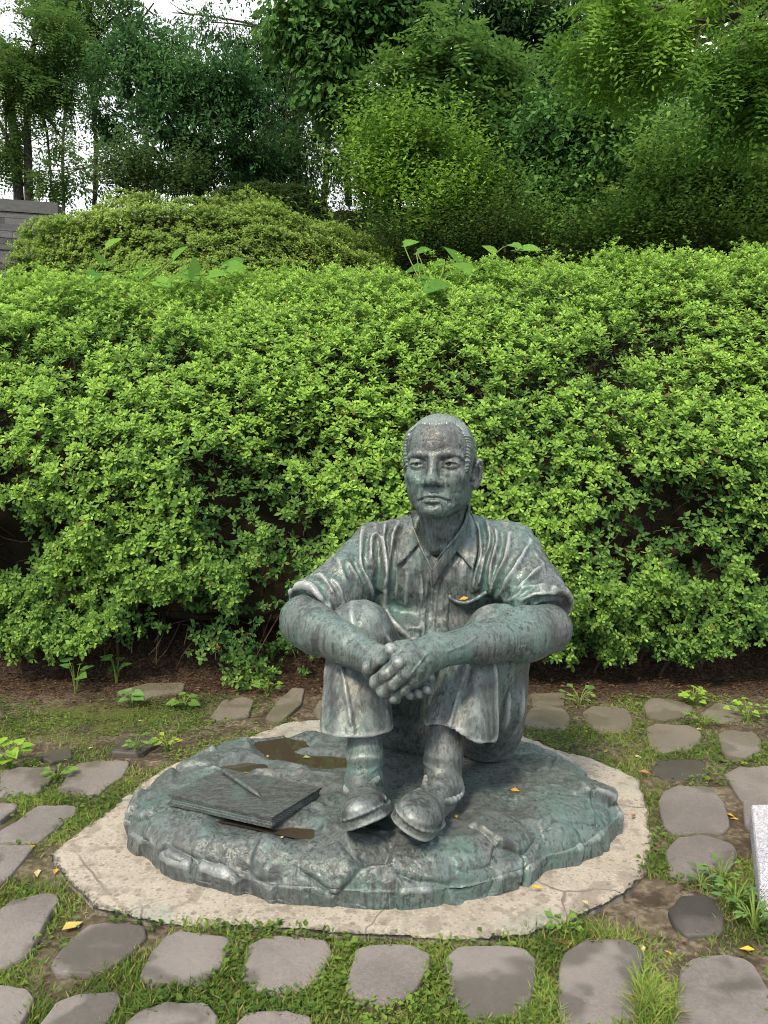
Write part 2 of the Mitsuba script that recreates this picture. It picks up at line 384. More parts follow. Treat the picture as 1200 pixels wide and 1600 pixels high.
    chain(F, lip, [0.002, 0.0036, 0.0042, 0.004, 0.0042, 0.0036, 0.002], 0.0025)
    lip = [(-0.0230, -0.0820, -0.0750), (-0.0110, -0.0915, -0.0740), (0, -0.0945, -0.0745), (0.0110, -0.0915, -0.0740), (0.0230, -0.0820, -0.0750)]
    chain(F, lip, [0.0028, 0.0046, 0.0053, 0.0046, 0.0028], 0.003)
    line = [(-0.0325, -0.0810, -0.0725), (-0.0160, -0.0955, -0.0665), (0, -0.1010, -0.0665), (0.0160, -0.0955, -0.0665), (0.0325, -0.0810, -0.0725)]
    chain(F, line, 0.0026, 0.0015, cut=True)
    F.put(ell((0, -0.0975, -0.0835), (0.0180, 0.0075, 0.0042)), 0.008, cut=True)
    for s in (-1, 1):
        F.put(ball((0.0355 * s, -0.0800, -0.0760), 0.0035), 0.006, cut=True)
    skull = F.d.copy()
    for s in (-1, 1):                                       # ears
        R = rot(0, 8 * s, -20 * s)
        c = V(0.0800 * s, 0.016, -0.016)
        F.put(cap((0.068 * s, 0.018, 0.002), (0.068 * s, 0.012, -0.036), 0.010), 0.008)
        F.put(ell(c, (0.0085, 0.0190, 0.0330), R), 0.005)
        F.put(ell(c + V(0.0075 * s, -0.004, 0.002), (0.0080, 0.0125, 0.0225), R), 0.004, cut=True)
        rim = [c + R @ V(0.0045 * s, 0.0175 * math.sin(a), 0.0315 * math.cos(a)) for a in np.linspace(-0.9, 2.7, 12)]
        chain(F, rim, 0.0034, 0.004)
        inner = [c + R @ V(0.0050 * s, 0.0100 * math.sin(a), 0.0185 * math.cos(a)) for a in np.linspace(0.2, 2.6, 8)]
        chain(F, inner, 0.0024, 0.004)
        F.put(ell(c + V(-0.002 * s, -0.007, -0.0280), (0.0060, 0.0080, 0.0090)), 0.010)
        F.put(ell(c + R @ V(0.000 * s, -0.016, -0.008), (0.0060, 0.0050, 0.0080)), 0.004)
    head = F.mesh()
    def skin(v, n):
        k = np.zeros(len(v))
        for z, a in ((0.056, 0.0006), (0.070, 0.0005)):      # lines of the forehead
            k -= 0.6 * a * np.exp(-((v[:, 2] - z - 0.004 * np.cos(v[:, 0] * 60)) / 0.0022)**2) * (np.abs(v[:, 0]) < 0.045) * (v[:, 1] < -0.05)
        return k + 0.0022 * (meshkit.fbm(v * 70, 3) - 0.5)
    head = displaced(head, skin)
    def hairline(x, y, z):
        ax = np.abs(x)
        edge = -0.050 - 0.42 * np.clip(z - 0.055, 0, 0.06) - 0.010 * np.exp(-(ax / 0.016)**2) + 0.020 * np.exp(-((ax - 0.044) / 0.014)**2) * np.clip((z - 0.02) / 0.03, 0, 1)
        low = np.where(y < 0.045, -0.012 - 0.9 * np.clip(y + 0.03, 0, 0.02), -0.075)
        ear = 0.023 - np.sqrt((y - 0.018)**2 + ((z + 0.016) * 0.72)**2)
        d = np.maximum(edge - y, (low - z))
        return np.maximum(d, np.where(ax > 0.055, ear, -1))
    H = Field(F.lo, F.lo + (F.n - 1) * F.h, F.h)
    ax = [(F.lo[k] + F.h * np.arange(F.n[k])).astype(np.float32) for k in range(3)]
    region = hairline(ax[0][:, None, None], ax[1][None, :, None], ax[2][None, None, :]).astype(np.float32)
    a, b = skull - 0.0038, region
    t = np.maximum(0.009 - np.abs(a - b), 0) / 0.009
    H.d = np.maximum(a, b) + t * t * 0.009 * 0.25
    H.d = np.maximum(H.d, -(skull + 0.006))
    H.d[:, :, :2] = 0.1
    hair = H.mesh()
    def strands(v, n):
        x, y, z = v[:, 0], v[:, 1], v[:, 2]
        side = np.clip((np.abs(x) - 0.035) / 0.03, 0, 1)
        wave = 0.004 * np.sin(y * 95 + 6 * meshkit.noise(v * 30)) * side
        u = (1 - side) * (x * 1.0) + side * np.sign(x) * (z + 0.35 * y + wave)
        w = 0.5 + 0.5 * np.sin(u * 900 + 12 * meshkit.noise(v * 28, 4))
        w2 = meshkit.noise(np.stack([u * 330, y * 16, np.sign(x) * 3], 1), 7)
        return 0.0014 * (w - 0.5) + 0.0030 * (w2 - 0.5) + 0.002 * (meshkit.fbm(v * 45, 2, 3) - 0.5)
    hair = displaced(hair, strands)
    return head, hair

def place_head(m, at, yaw, pitch, s):
    R = rot(pitch, 0, 0)
    R = rot(0, 0, yaw) @ R
    return trimesh.Trimesh((np.asarray(m.vertices) * s) @ R.T + V(at), m.faces, process=False)

head_m, hair_m = head_meshes()
HEAD_AT, HEAD_YAW, HEAD_S = (0.1846, 2.5, 1.1627), -15.0, 1.42
head_m, hair_m = (place_head(m, HEAD_AT, HEAD_YAW, 2.0, HEAD_S) for m in (head_m, hair_m))

# shirt: trunk, shoulders and rolled sleeves
SL, SR = V((-0.0221, 2.62, 0.8748)), V((0.4325, 2.62, 0.8748))
EL, ER = V((-0.2433, 2.4, 0.6783)), V((0.5188, 2.38, 0.6737))
def shirt_mesh():
    F = Field((-0.42, 2.18, 0.24), (0.66, 3.02, 1.08), 0.0038)
    F.put(cap((0.195, 2.80, 0.28), (0.19, 2.70, 0.62), 0.165, 0.175, (1, 0, 0), 1.18), 0.03)
    F.put(cap((0.19, 2.70, 0.60), (0.185, 2.66, 0.84), 0.170, 0.135, (1, 0, 0), 1.45), 0.06)
    F.put(cap(SL + V(0.03, 0.03, -0.02), SR + V(-0.03, 0.03, -0.02), 0.092), 0.05)
    for S, s in ((SL, 1), (SR, -1)):
        F.put(cap(V((0.2014, 2.66, 0.9611)), S + V(0.02 * s, 0.02, 0.0), 0.075, 0.085), 0.05)
    for c in [(0.0601, 2.545, 0.7995), (0.3262, 2.545, 0.7995)]:           # chest
        F.put(ell(c, (0.105, 0.055, 0.095)), 0.05)
    F.put(cap(SL, EL + (SL - EL) * -0.05, 0.098, 0.098), 0.05)
    F.put(cap(SR, ER + (SR - ER) * -0.02, 0.102, 0.104), 0.05)
    # belly fold pushed up by the thighs
    F.put(cap((0.0256, 2.52, 0.6208), (0.2131, 2.52, 0.5779), 0.060, 0.055), 0.04)
    F.put(cap((-0.0219, 2.6, 0.727), (0.0, 2.6, 0.5503), 0.06), 0.04)
    # hems of the sleeves and the neck opening
    for S, E, q in ((SL, EL, 0.08), (SR, ER, 0.13)):
        p = E + (S - E) * q
        ax = unit(S - E)
        fn = beyond(p, ax)
        box_lo, box_hi = np.minimum(p, E) - 0.16, np.maximum(p, E) + 0.16
        F.put((fn_slab(fn, E, 0.19), box_lo, box_hi), 0.012, cut=True)
        ring = F_ring(p + ax * 0.010, ax, 0.092)
        chain(F, ring, 0.012, 0.012)
    F.put(cap((0.1878, 2.54, 1.0571), (0.1873, 2.53, 0.9551), 0.098, 0.088), 0.006, cut=True)
    F.put(cap((0.1845, 2.52, 0.9557), (0.1622, 2.5, 0.8387), 0.070, 0.012), 0.006, cut=True)
    m = F.mesh()
    w, a = 0.0095, 0.028
    L = []
    def fold(pts, w=w, a=a):
        L.append((pts, w, a))
    fold([(-0.0702, 2.53, 0.9615), (-0.0767, 2.53, 0.8655), (-0.0427, 2.53, 0.7692), (-0.0363, 2.53, 0.7156)])
    fold([(-0.0426, 2.53, 0.8484), (-0.0426, 2.53, 0.9231), (-0.0213, 2.53, 0.9423), (-0.0043, 2.53, 0.9146), (0.0021, 2.53, 0.8313), (0.0085, 2.53, 0.7906)])
    fold([(0.0085, 2.53, 0.9849), (0.0, 2.53, 0.9231), (0.0085, 2.53, 0.8484), (-0.0064, 2.53, 0.752)])
    fold([(0.0596, 2.53, 0.9913), (0.0256, 2.53, 0.9231), (0.0192, 2.53, 0.8484), (0.0085, 2.53, 0.7627), (0.0021, 2.53, 0.6941)], 0.013)
    fold([(0.0652, 2.5, 0.9252), (0.0421, 2.5, 0.8471), (0.0359, 2.5, 0.6989)], 0.012, 0.014)
    fold([(0.0753, 2.48, 0.8303), (0.0712, 2.48, 0.7021)], 0.011, 0.012)
    fold([(0.1192, 2.48, 0.8303), (0.1256, 2.48, 0.7253), (0.1195, 2.48, 0.6179)], 0.013, 0.014)
    fold([(0.0042, 2.48, 0.7021), (0.0419, 2.48, 0.6453), (0.0965, 2.48, 0.601)], 0.014, 0.024)
    fold([(0.0686, 2.46, 0.6552), (0.1081, 2.46, 0.6385), (0.1372, 2.46, 0.6552)], 0.013, 0.02)
    fold([(0.315, 2.53, 0.9785), (0.3217, 2.53, 0.8932), (0.2986, 2.53, 0.8077), (0.2925, 2.53, 0.752)])
    fold([(0.3426, 2.53, 0.9913), (0.3556, 2.53, 0.9338), (0.3262, 2.53, 0.8484), (0.3095, 2.53, 0.7627)])
    fold([(0.3661, 2.53, 0.9785), (0.3769, 2.53, 0.9338), (0.3497, 2.53, 0.8377), (0.3437, 2.53, 0.752)])
    fold([(0.4173, 2.53, 0.9444), (0.4007, 2.53, 0.8761), (0.3669, 2.53, 0.8077), (0.3501, 2.53, 0.7392)])
    fold([(0.4856, 2.53, 0.9167), (0.4412, 2.53, 0.8655), (0.3947, 2.53, 0.797), (0.3673, 2.53, 0.7177)])
    fold([(0.514, 2.5, 0.8513), (0.4574, 2.5, 0.8112), (0.4071, 2.5, 0.7562)])
    fold([(0.5228, 2.46, 0.795), (0.4565, 2.46, 0.7887), (0.4007, 2.46, 0.7387), (0.3738, 2.46, 0.7283)], 0.012, 0.022)
    fold([(0.55, 2.46, 0.7617), (0.4774, 2.46, 0.7679), (0.407, 2.46, 0.7283)], 0.012, 0.02)
    fold([(0.5565, 2.46, 0.7366), (0.4983, 2.46, 0.7429), (0.4362, 2.46, 0.7158)], 0.010, 0.016)
    fold([(-0.3111, 2.44, 0.7148), (-0.2985, 2.44, 0.7727), (-0.2593, 2.44, 0.7933), (-0.2202, 2.44, 0.7892), (-0.1915, 2.44, 0.7582)], 0.012, 0.024)
    fold([(-0.2861, 2.44, 0.7727), (-0.2429, 2.44, 0.7892), (-0.1997, 2.44, 0.7541)], 0.011, 0.02)
    fold([(-0.2718, 2.48, 0.8072), (-0.207, 2.48, 0.8156), (-0.1632, 2.48, 0.7757), (-0.1465, 2.48, 0.7358)], 0.012, 0.022)
    fold([(-0.1897, 2.5, 0.8218), (-0.1476, 2.5, 0.79), (-0.1245, 2.5, 0.7371)], 0.012, 0.022)
    fold([(-0.1337, 2.52, 0.8706), (-0.0956, 2.52, 0.8281), (-0.0595, 2.52, 0.7598)], 0.012, 0.02)
    fold([(-0.1804, 2.52, 0.877), (-0.138, 2.52, 0.8451), (-0.1169, 2.52, 0.7918)], 0.014, 0.014)
    fold([(0.1547, 2.48, 0.8282), (0.1423, 2.48, 0.7442), (0.13, 2.48, 0.5968)], 0.005, 0.007)
    fold([(0.1881, 2.48, 0.8324), (0.1758, 2.48, 0.7442), (0.1594, 2.48, 0.5968)], 0.007, 0.008)
    def cloth(v, n):
        k = folds(v, n, L)
        q = v * [34, 34, 7]
        k += 0.013 * (meshkit.fbm(q, 2, 3) - 0.5) + 0.010 * (meshkit.fbm(v * 24, 3, 5) - 0.5)
        return k
    return displaced(m, cloth)

def fn_slab(fn, c, r):
    c = V(c)
    return lambda x, y, z: np.maximum(fn(x, y, z), np.sqrt((x - c[0])**2 + (y - c[1])**2 + (z - c[2])**2) - r)

def F_ring(c, ax, r, n=14):
    a = unit(np.cross(ax, [0.3, 0.2, 1.0])); b = np.cross(ax, a)
    return [c + r * (math.cos(t) * a + math.sin(t) * b) for t in np.linspace(0, 2 * math.pi, n)]

shirt_m = shirt_mesh()

class Drape:
    """Where a mesh's front (seen along +y) lies at the points (x, z)."""
    def __init__(s, m, res=0.006):
        v = np.asarray(m.vertices); n = normals(v, np.asarray(m.faces))
        v = v[n[:, 1] < -0.05]
        s.lo = v[:, [0, 2]].min(0); s.res = res
        ij = np.floor((v[:, [0, 2]] - s.lo) / res).astype(int)
        g = np.full(ij.max(0) + 1, np.inf)
        np.minimum.at(g, (ij[:, 0], ij[:, 1]), v[:, 1])
        from scipy.ndimage import distance_transform_edt
        bad = ~np.isfinite(g)
        ii = distance_transform_edt(bad, return_distances=False, return_indices=True)
        g = g[tuple(ii)]
        s.g = gaussian_filter(g, 1.2)
    def __call__(s, x, z):
        from scipy.ndimage import map_coordinates
        q = (np.stack([x, z]) - s.lo[:, None]) / s.res - 0.5
        return map_coordinates(s.g, q, order=1, mode='nearest')

def fine_polygon(poly, step):
    """Points and triangles that fill a polygon."""
    from scipy.spatial import Delaunay
    p = Polygon(poly)
    r = np.array(p.exterior.segmentize(step).coords)[:-1]
    x0, y0, x1, y1 = p.bounds
    gx, gy = np.meshgrid(np.arange(x0, x1, step), np.arange(y0, y1, step))
    g = np.stack([gx.ravel() + 0.3 * step * (np.arange(gx.size) % 2), gy.ravel()], 1)
    g = g[contains_xy(p.buffer(-0.5 * step), g[:, 0], g[:, 1])]
    q = np.vstack([r, g])
    t = Delaunay(q).simplices
    c = q[t].mean(1)
    t = t[contains_xy(p, c[:, 0], c[:, 1])]
    a = q[t]
    turn = np.cross(a[:, 1] - a[:, 0], a[:, 2] - a[:, 0]) < 0
    t[turn] = t[turn][:, ::-1]
    return q, t, len(r)

def sheet(poly, drape, lift, thick, step=0.006):
    """A piece of cloth cut to a polygon of the front view, lying on what drape knows; lift(x, z) stands it off."""
    q, t, nr = fine_polygon(poly, step)
    y = drape(q[:, 0], q[:, 1]) - lift(q[:, 0], q[:, 1])
    n = len(q)
    v = np.vstack([np.stack([q[:, 0], y - thick / 2, q[:, 1]], 1), np.stack([q[:, 0], y + thick / 2, q[:, 1]], 1)])
    r = np.arange(nr); r2 = (r + 1) % nr
    f = np.vstack([t, t[:, ::-1] + n, np.stack([r, r + n, r2], 1), np.stack([r2, r + n, r2 + n], 1)])
    return v, f

# trousers
KL, KR = V((-0.0758, 2.36, 0.6412)), V((0.3512, 2.36, 0.6251))
HEM_L, HEM_R = V((-0.0837, 2.24, 0.3776)), V((0.2187, 2.22, 0.3726))
def trousers_mesh():
    F = Field((-0.28, 1.98, 0.12), (0.62, 3.05, 0.84), 0.0048)
    F.put(ell((0.20, 2.78, 0.28), (0.27, 0.20, 0.17)), 0.03)
    F.put(cap((0.07, 2.74, 0.29), KL + V(0, 0.0, -0.005), 0.135, 0.104), 0.05)
    F.put(cap((0.345, 2.70, 0.29), KR + V(0.01, 0.0, -0.005), 0.142, 0.106), 0.05)
    F.put(cap((0.36, 2.60, 0.27), (0.359, 2.42, 0.4231), 0.115, 0.10), 0.05)
    F.put(cap(KL, HEM_L + 0.20 * (HEM_L - KL), 0.098, 0.112), 0.03)
    F.put(cap(KR, (0.2766, 2.3, 0.5353), 0.102, 0.098), 0.03)
    F.put(cap((0.2766, 2.3, 0.5353), HEM_R + V(-0.012, -0.01, -0.05), 0.098, 0.110), 0.03)
    nL, nR = unit(V(0.0, 0.10, 1)), unit(V(0.22, 0.10, 1))
    for p, n, K in ((HEM_L, nL, KL), (HEM_R, nR, KR)):
        F.put((fn_slab(beyond(p, n), p + V(0, 0, -0.04), 0.155), p - 0.2, p + V(0.2, 0.2, 0.02)), 0.008, cut=True)
        ax = unit(K - p)
        F.put(cap(p - 0.04 * ax, p + 0.07 * ax, 0.096, 0.070), 0.01, cut=True)
    F.put((lambda x, y, z: z - 0.146 + 0 * x + 0 * y, V(-0.3, 1.9, 0.0), V(0.7, 3.1, 0.146)), 0.004, cut=True)
    m = F.mesh()
    L = []
    def fold(pts, w=0.012, a=0.016):
        L.append((pts, w, a))
    fold([(-0.1364, 2.12, 0.6157), (-0.1203, 2.12, 0.5524), (-0.1061, 2.12, 0.4889), (-0.09, 2.12, 0.4108)], 0.0065, 0.011)
    fold([(0.2584, 2.12, 0.5976), (0.2335, 2.12, 0.5433), (0.2068, 2.12, 0.4798), (0.1836, 2.12, 0.4108)], 0.0065, 0.012)
    fold([(0.3202, 2.2, 0.5974), (0.3282, 2.2, 0.5035), (0.3253, 2.2, 0.3376)], 0.011, 0.014)
    fold([(0.3855, 2.3, 0.5647), (0.384, 2.3, 0.4764), (0.375, 2.3, 0.3385)], 0.012, 0.014)
    fold([(0.4371, 2.4, 0.4903), (0.4316, 2.4, 0.3877), (0.4077, 2.4, 0.2848)], 0.012, 0.012)
    fold([(-0.1001, 2.28, 0.7439), (-0.0925, 2.28, 0.6858), (-0.0656, 2.28, 0.6277)], 0.010, 0.010)
    fold([(0.0058, 2.3, 0.6626), (0.0195, 2.3, 0.6235), (0.0428, 2.3, 0.5941)], 0.010, 0.016)
    fold([(0.2602, 2.28, 0.6664), (0.3081, 2.28, 0.7149), (0.3658, 2.28, 0.7381)], 0.014, 0.008)
    fold([(0.0, 2.2, 0.5129), (0.0075, 2.2, 0.447), (0.0224, 2.2, 0.381)], 0.012, 0.010)
    fold([(-0.1713, 2.2, 0.5786), (-0.1753, 2.2, 0.4847), (-0.1774, 2.2, 0.3905)], 0.010, 0.008)
    def cloth(v, n):
        return folds(v, n, L, 0.15) + 0.008 * (meshkit.fbm(v * [26, 26, 6], 2, 3) - 0.5) + 0.006 * (meshkit.fbm(v * 22, 3, 5) - 0.5)
    return displaced(m, cloth)
trousers_m = trousers_mesh()

SHOES = [(V((-0.0191, 2.24, 0.1269)), V((-0.0557, 1.92, 0.231)), -22), (V((0.1451, 2.24, 0.1307)), V((0.0494, 1.93, 0.2131)), 28)]
def shoe_frame(heel, toe, roll):
    fwd = unit(toe - heel); up = unit(V(0, 0, 1) - fwd * fwd[2]); side = np.cross(fwd, up)
    a = math.radians(roll)
    return fwd, up * math.cos(a) - side * math.sin(a), side * math.cos(a) + up * math.sin(a)

# bare forearms, hands and the stockinged ankles
WL, WR = V((-0.0106, 2.09, 0.6118)), V((0.1499, 2.06, 0.6522))
def limbs_mesh():
    F = Field((-0.34, 1.92, 0.50), (0.64, 2.56, 0.86), 0.0032)
    EL2, ER2 = V((-0.2473, 2.36, 0.6733)), V((0.4984, 2.34, 0.655))
    F.put(cap(EL2 + V(-0.005, 0.03, 0.01), EL2 + 0.2 * (WL - EL2), 0.074, 0.073), 0.03)
    F.put(cap(EL2, EL2 + 0.55 * (WL - EL2), 0.070, 0.053), 0.03)
    F.put(cap(EL2 + 0.5 * (WL - EL2), WL, 0.054, 0.041, (0.3, 0.3, 1), 1.08), 0.03)
    F.put(cap(EL2 + 0.15 * (WL - EL2) + V(0.0, -0.02, 0.022), EL2 + 0.62 * (WL - EL2) + V(0, -0.012, 0.012), 0.046, 0.030), 0.02)
    F.put(cap(ER2 + V(0.012, 0.03, 0.0), ER2 + 0.25 * (WR - ER2), 0.078, 0.079), 0.03)
    F.put(cap(ER2 + 0.2 * (WR - ER2), ER2 + 0.60 * (WR - ER2), 0.078, 0.056), 0.03)
    F.put(cap(ER2 + 0.55 * (WR - ER2), WR, 0.057, 0.044, (0.2, 0.2, 1), 1.0), 0.03)
    F.put(cap(ER2 + 0.1 * (WR - ER2) + V(0, -0.02, 0.028), ER2 + 0.66 * (WR - ER2) + V(0, -0.014, 0.014), 0.042, 0.026), 0.02)
    # upper hand
    K = [(0.0186, 2.0, 0.6618), (0.0372, 2.0, 0.6363), (0.0542, 2.0, 0.609), (0.0762, 2.0, 0.5851)]
    K = [V(k) + V(0, d, 0) for k, d in zip(K, (0.015, -0.012, -0.010, 0.008))]
    for k, r in zip(K, (0.027, 0.028, 0.027, 0.024)):
        F.put(cap(WR + V(-0.01, 0.005, 0), k + 0.25 * (WR - k), 0.040, r), 0.02)
        F.put(cap(k + 0.3 * (WR - k), k, r, 0.0205), 0.012)
        F.put(ball(k + V(0, -0.006, 0.002), 0.0190), 0.010)
        F.put(cap(k + V(0, -0.014, 0.006), k + 0.7 * (WR - k) + V(0, -0.022, 0.012), 0.0075, 0.005), 0.008)   # tendon
    fingers = [[(-0.0068, 2.0, 0.6397), (-0.0373, 2.0, 0.6124), (-0.0441, 2.0, 0.5851)], [(0.0068, 2.0, 0.609), (-0.0186, 2.0, 0.5816), (-0.0136, 2.0, 0.5526)],
               [(0.022, 2.0, 0.5816), (0.0, 2.0, 0.5611), (0.0085, 2.0, 0.5406)], [(0.0508, 2.0, 0.5611), (0.0271, 2.0, 0.5406), (0.0339, 2.0, 0.5252)]]
    depth = [(0.02, 0.045, 0.09), (-0.018, 0.005, 0.045), (-0.018, -0.005, 0.03), (0.0, 0.005, 0.035)]
    for k, f, d, r in zip(K, fingers, depth, (0.0185, 0.0190, 0.0180, 0.0155)):
        pts = [k] + [V(p) + V(0, e, 0) for p, e in zip(f, d)]
        chain(F, pts, [r * 1.05, r, r * 0.95, r * 0.8], 0.004)
        F.put(ball(pts[2] + V(-0.002, -0.003, 0), r * 1.08), 0.004)
    chain(F, [WR + V(-0.02, 0.03, 0.01)] + [V(p) for p in ((0.0884, 2.09, 0.6474), (0.0393, 2.11, 0.6467), (0.0, 2.13, 0.6206))], [0.03, 0.024, 0.02, 0.016], 0.01)   # thumb
    # the hand that is held: its palm goes on below, fingertips curled towards us
    k0 = V((0.0718, 2.12, 0.5578))
    F.put(cap(WL, k0, 0.044, 0.036), 0.02)
    for (a, b, c), r in zip(([(0.085, 2.09, 0.5512), (0.0815, 2.09, 0.519), (0.0709, 2.09, 0.5208)], [(0.1062, 2.09, 0.5583), (0.1028, 2.09, 0.5226), (0.0939, 2.09, 0.5262)],
                             [(0.1239, 2.09, 0.5655), (0.124, 2.09, 0.5315), (0.1151, 2.09, 0.5369)]), (0.0165, 0.0175, 0.0165)):
        chain(F, [k0, V(a) + V(0, 0.02, 0), V(b) + V(0, 0.02, 0), V(c) + V(0, -0.015, 0.004)], [0.026, r * 1.05, r * 0.95, r * 0.72], 0.004)
    m = F.mesh()
    def skin(v, n):
        k = 0.004 * (meshkit.fbm(v * 24, 3, 2) - 0.5) + 0.002 * (meshkit.fbm(v * 80, 2, 9) - 0.5)
        veins = [([(0.3548, 2.1, 0.7364), (0.284, 2.1, 0.7007), (0.2131, 2.1, 0.6685), (0.1599, 2.1, 0.6596)], 0.006, 0.004), ([(0.1151, 2.0, 0.6601), (0.0847, 2.0, 0.626), (0.0677, 2.0, 0.6055)], 0.004, 0.004),
                 ([(-0.1242, 2.1, 0.7185), (-0.071, 2.1, 0.6649), (-0.0178, 2.1, 0.6345)], 0.006, 0.004)]
        return k + folds(v, n, veins)
    arms = displaced(m, skin)
    A = Field((-0.16, 1.98, 0.14), (0.34, 2.42, 0.52), 0.004)
    for (heel, toe, roll), top, low, r in zip(SHOES, ((-0.0551, 2.24, 0.4543), (0.2032, 2.26, 0.4486)), ((-0.0561, 2.2, 0.3149), (0.1728, 2.21, 0.3075)), (0.050, 0.053)):
        fwd, up, side = shoe_frame(heel, toe, roll)
        A.put(cap(top, low, r * 1.08, r), 0.02)
        A.put(cap(low, heel + 0.070 * fwd + 0.075 * up, r, 0.050), 0.02)
        A.put(cap(heel + 0.075 * fwd + 0.10 * up, heel + 0.20 * fwd + 0.048 * up, 0.050, 0.038), 0.03)
    socks = A.mesh()
    lines = [([(-0.0983, 2.1, 0.2692), (-0.0536, 2.1, 0.2819), (-0.0089, 2.1, 0.2928)], 0.007, 0.006), ([(-0.0982, 2.1, 0.3145), (-0.05, 2.1, 0.3289), (-0.0036, 2.1, 0.3145)], 0.007, 0.005), ([(0.0715, 2.1, 0.2747), (0.1161, 2.1, 0.2928), (0.1608, 2.1, 0.2747)], 0.008, 0.006),
             ([(0.0804, 2.1, 0.2511), (0.1072, 2.1, 0.2747), (0.1788, 2.1, 0.2566)], 0.006, 0.006)]
    socks = displaced(socks, lambda v, n: folds(v, n, lines) + 0.006 * (meshkit.fbm(v * 24, 3, 2) - 0.5))
    return arms, socks
arms_m, socks_m = limbs_mesh()

def shoe_mesh(heel, toe, roll, s=1.0):
    """A loafer built heel to toe along y, then laid from heel to toe and rolled about that line."""
    Ls = 0.37
    F = Field((-0.10, -0.03, -0.02), (0.10, Ls + 0.03, 0.16), 0.0034)
    F.put(ell((0, 0.282, 0.040), (0.056, 0.086, 0.036)), 0.01)
    F.put(cap((0, 0.07, 0.052), (0, 0.25, 0.040), 0.048, 0.046, (1, 0, 0), 1.12), 0.03)
    F.put(ell((0, 0.065, 0.056), (0.051, 0.060, 0.058)), 0.02)
    def outline(x, y, z):
        t = np.clip((y - 0.055) / 0.235, 0, 1)
        d = np.sqrt(x * x + (y - 0.055 - 0.235 * t)**2) - (0.051 + 0.015 * np.sin(t * 2.55))
        return np.maximum(d, np.abs(z - 0.012) - 0.014)
    F.put((outline, V(-0.08, -0.02, -0.004), V(0.08, Ls, 0.03)), 0.003)
    F.put(ell((0, 0.10, 0.125), (0.048, 0.095, 0.062)), 0.008, cut=True)                  # the opening
    rim = [(0.050 * math.cos(a), 0.105 + 0.098 * math.sin(a), 0.100 - 0.022 * math.sin(a)) for a in np.linspace(0, 2 * math.pi, 26)]
    chain(F, rim, 0.0070, 0.012)
    chain(F, [(-0.057, 0.215, 0.038), (-0.037, 0.205, 0.072), (0, 0.200, 0.083), (0.037, 0.205, 0.072), (0.057, 0.215, 0.038)], 0.0085, 0.004)
    chain(F, [(-0.055, 0.255, 0.042), (-0.034, 0.262, 0.067), (0, 0.268, 0.076), (0.034, 0.262, 0.067), (0.055, 0.255, 0.042)], 0.0055, 0.004)
    chain(F, [(0.058 * math.sin(a), 0.284 + 0.078 * math.cos(a), 0.029) for a in np.linspace(-1.9, 1.9, 14)], 0.0045, 0.003)
    m = F.mesh()
    m = displaced(m, lambda v, n: 0.005 * (meshkit.fbm(v * 26, 3, 4) - 0.5))
    fwd, up, side = shoe_frame(heel, toe, roll)
    v = (np.asarray(m.vertices) - V(0, 0.02, 0)) * s
    return trimesh.Trimesh(heel + v[:, :1] * side + v[:, 1:2] * fwd + v[:, 2:] * up, m.faces, process=False)

def joined(*ms):
    v, f = join([(np.asarray(m.vertices), np.asarray(m.faces)) for m in ms])
    return trimesh.Trimesh(v, f, process=False)

def wear(m, reach=5):
    """Per vertex, as uv: how proud (rubbed) and how hollow the surface is there."""
    v, f = np.asarray(m.vertices), np.asarray(m.faces)
    from scipy.sparse import coo_matrix, diags
    e = np.vstack([f[:, [0, 1]], f[:, [1, 2]], f[:, [2, 0]]]); e = np.vstack([e, e[:, ::-1]])
    A = coo_matrix((np.ones(len(e)), (e[:, 0], e[:, 1])), (len(v), len(v))).tocsr()
    A = diags(1 / np.maximum(np.asarray(A.sum(1)).ravel(), 1)) @ A
    q, n = v.copy(), normals(v, f)
    for _ in range(reach * 3):
        q = A @ q
    h = ((v - q) * n).sum(1)
    for _ in range(2):
        h = A @ h
    return np.stack([np.clip(h / 0.0050, 0, 1), np.clip(-h / 0.0050, 0, 1)], 1)

def put_bronze(key, m, reach=5, mat='bronze', **said):
    put(key, m, mat, smooth=True, uv=wear(m, reach), **said)

# collar and pocket, lying on the shirt
neck_v = np.asarray(head_m.vertices); neck_ok = (neck_v[:, 1] > 2.45) & (neck_v[:, 2] < 1.03)
neck_part = trimesh.Trimesh(neck_v, head_m.faces[neck_ok[head_m.faces].all(1)], process=False); neck_part.remove_unreferenced_vertices()
over_shirt = Drape(joined(shirt_m, neck_part))
def xz(pts):
    return [(p[0], p[2]) for p in pts]
def from_neck(x, z):
    return 0.012 + 0.010 * np.clip((z - 0.93) / 0.12, 0, 1)
collar_parts = []
for poly in ([(0.0897, 2.48, 1.006), (0.0709, 2.48, 0.9851), (0.0522, 2.48, 0.9161), (0.0397, 2.48, 0.8387), (0.0627, 2.48, 0.8554), (0.0877, 2.48, 0.8827), (0.1169, 2.48, 0.912), (0.1043, 2.48, 0.9538)], [(0.2752, 2.48, 1.0394), (0.2982, 2.48, 1.0143), (0.3151, 2.48, 0.9538), (0.3071, 2.48, 0.8868), (0.2906, 2.48, 0.8282), (0.2549, 2.48, 0.8701), (0.2234, 2.48, 0.9078), (0.2547, 2.48, 0.9412), (0.2733, 2.48, 0.9914)]):
    collar_parts.append(sheet(xz(poly), over_shirt, from_neck, 0.010, 0.007))
def neck_line(pts, r, dy):
    q = bend(pts, 20)
    q[:, 1] = over_shirt(q[:, 0], q[:, 2]) - from_neck(q[:, 0], q[:, 2]) + dy
    return tube(q, r, 8)
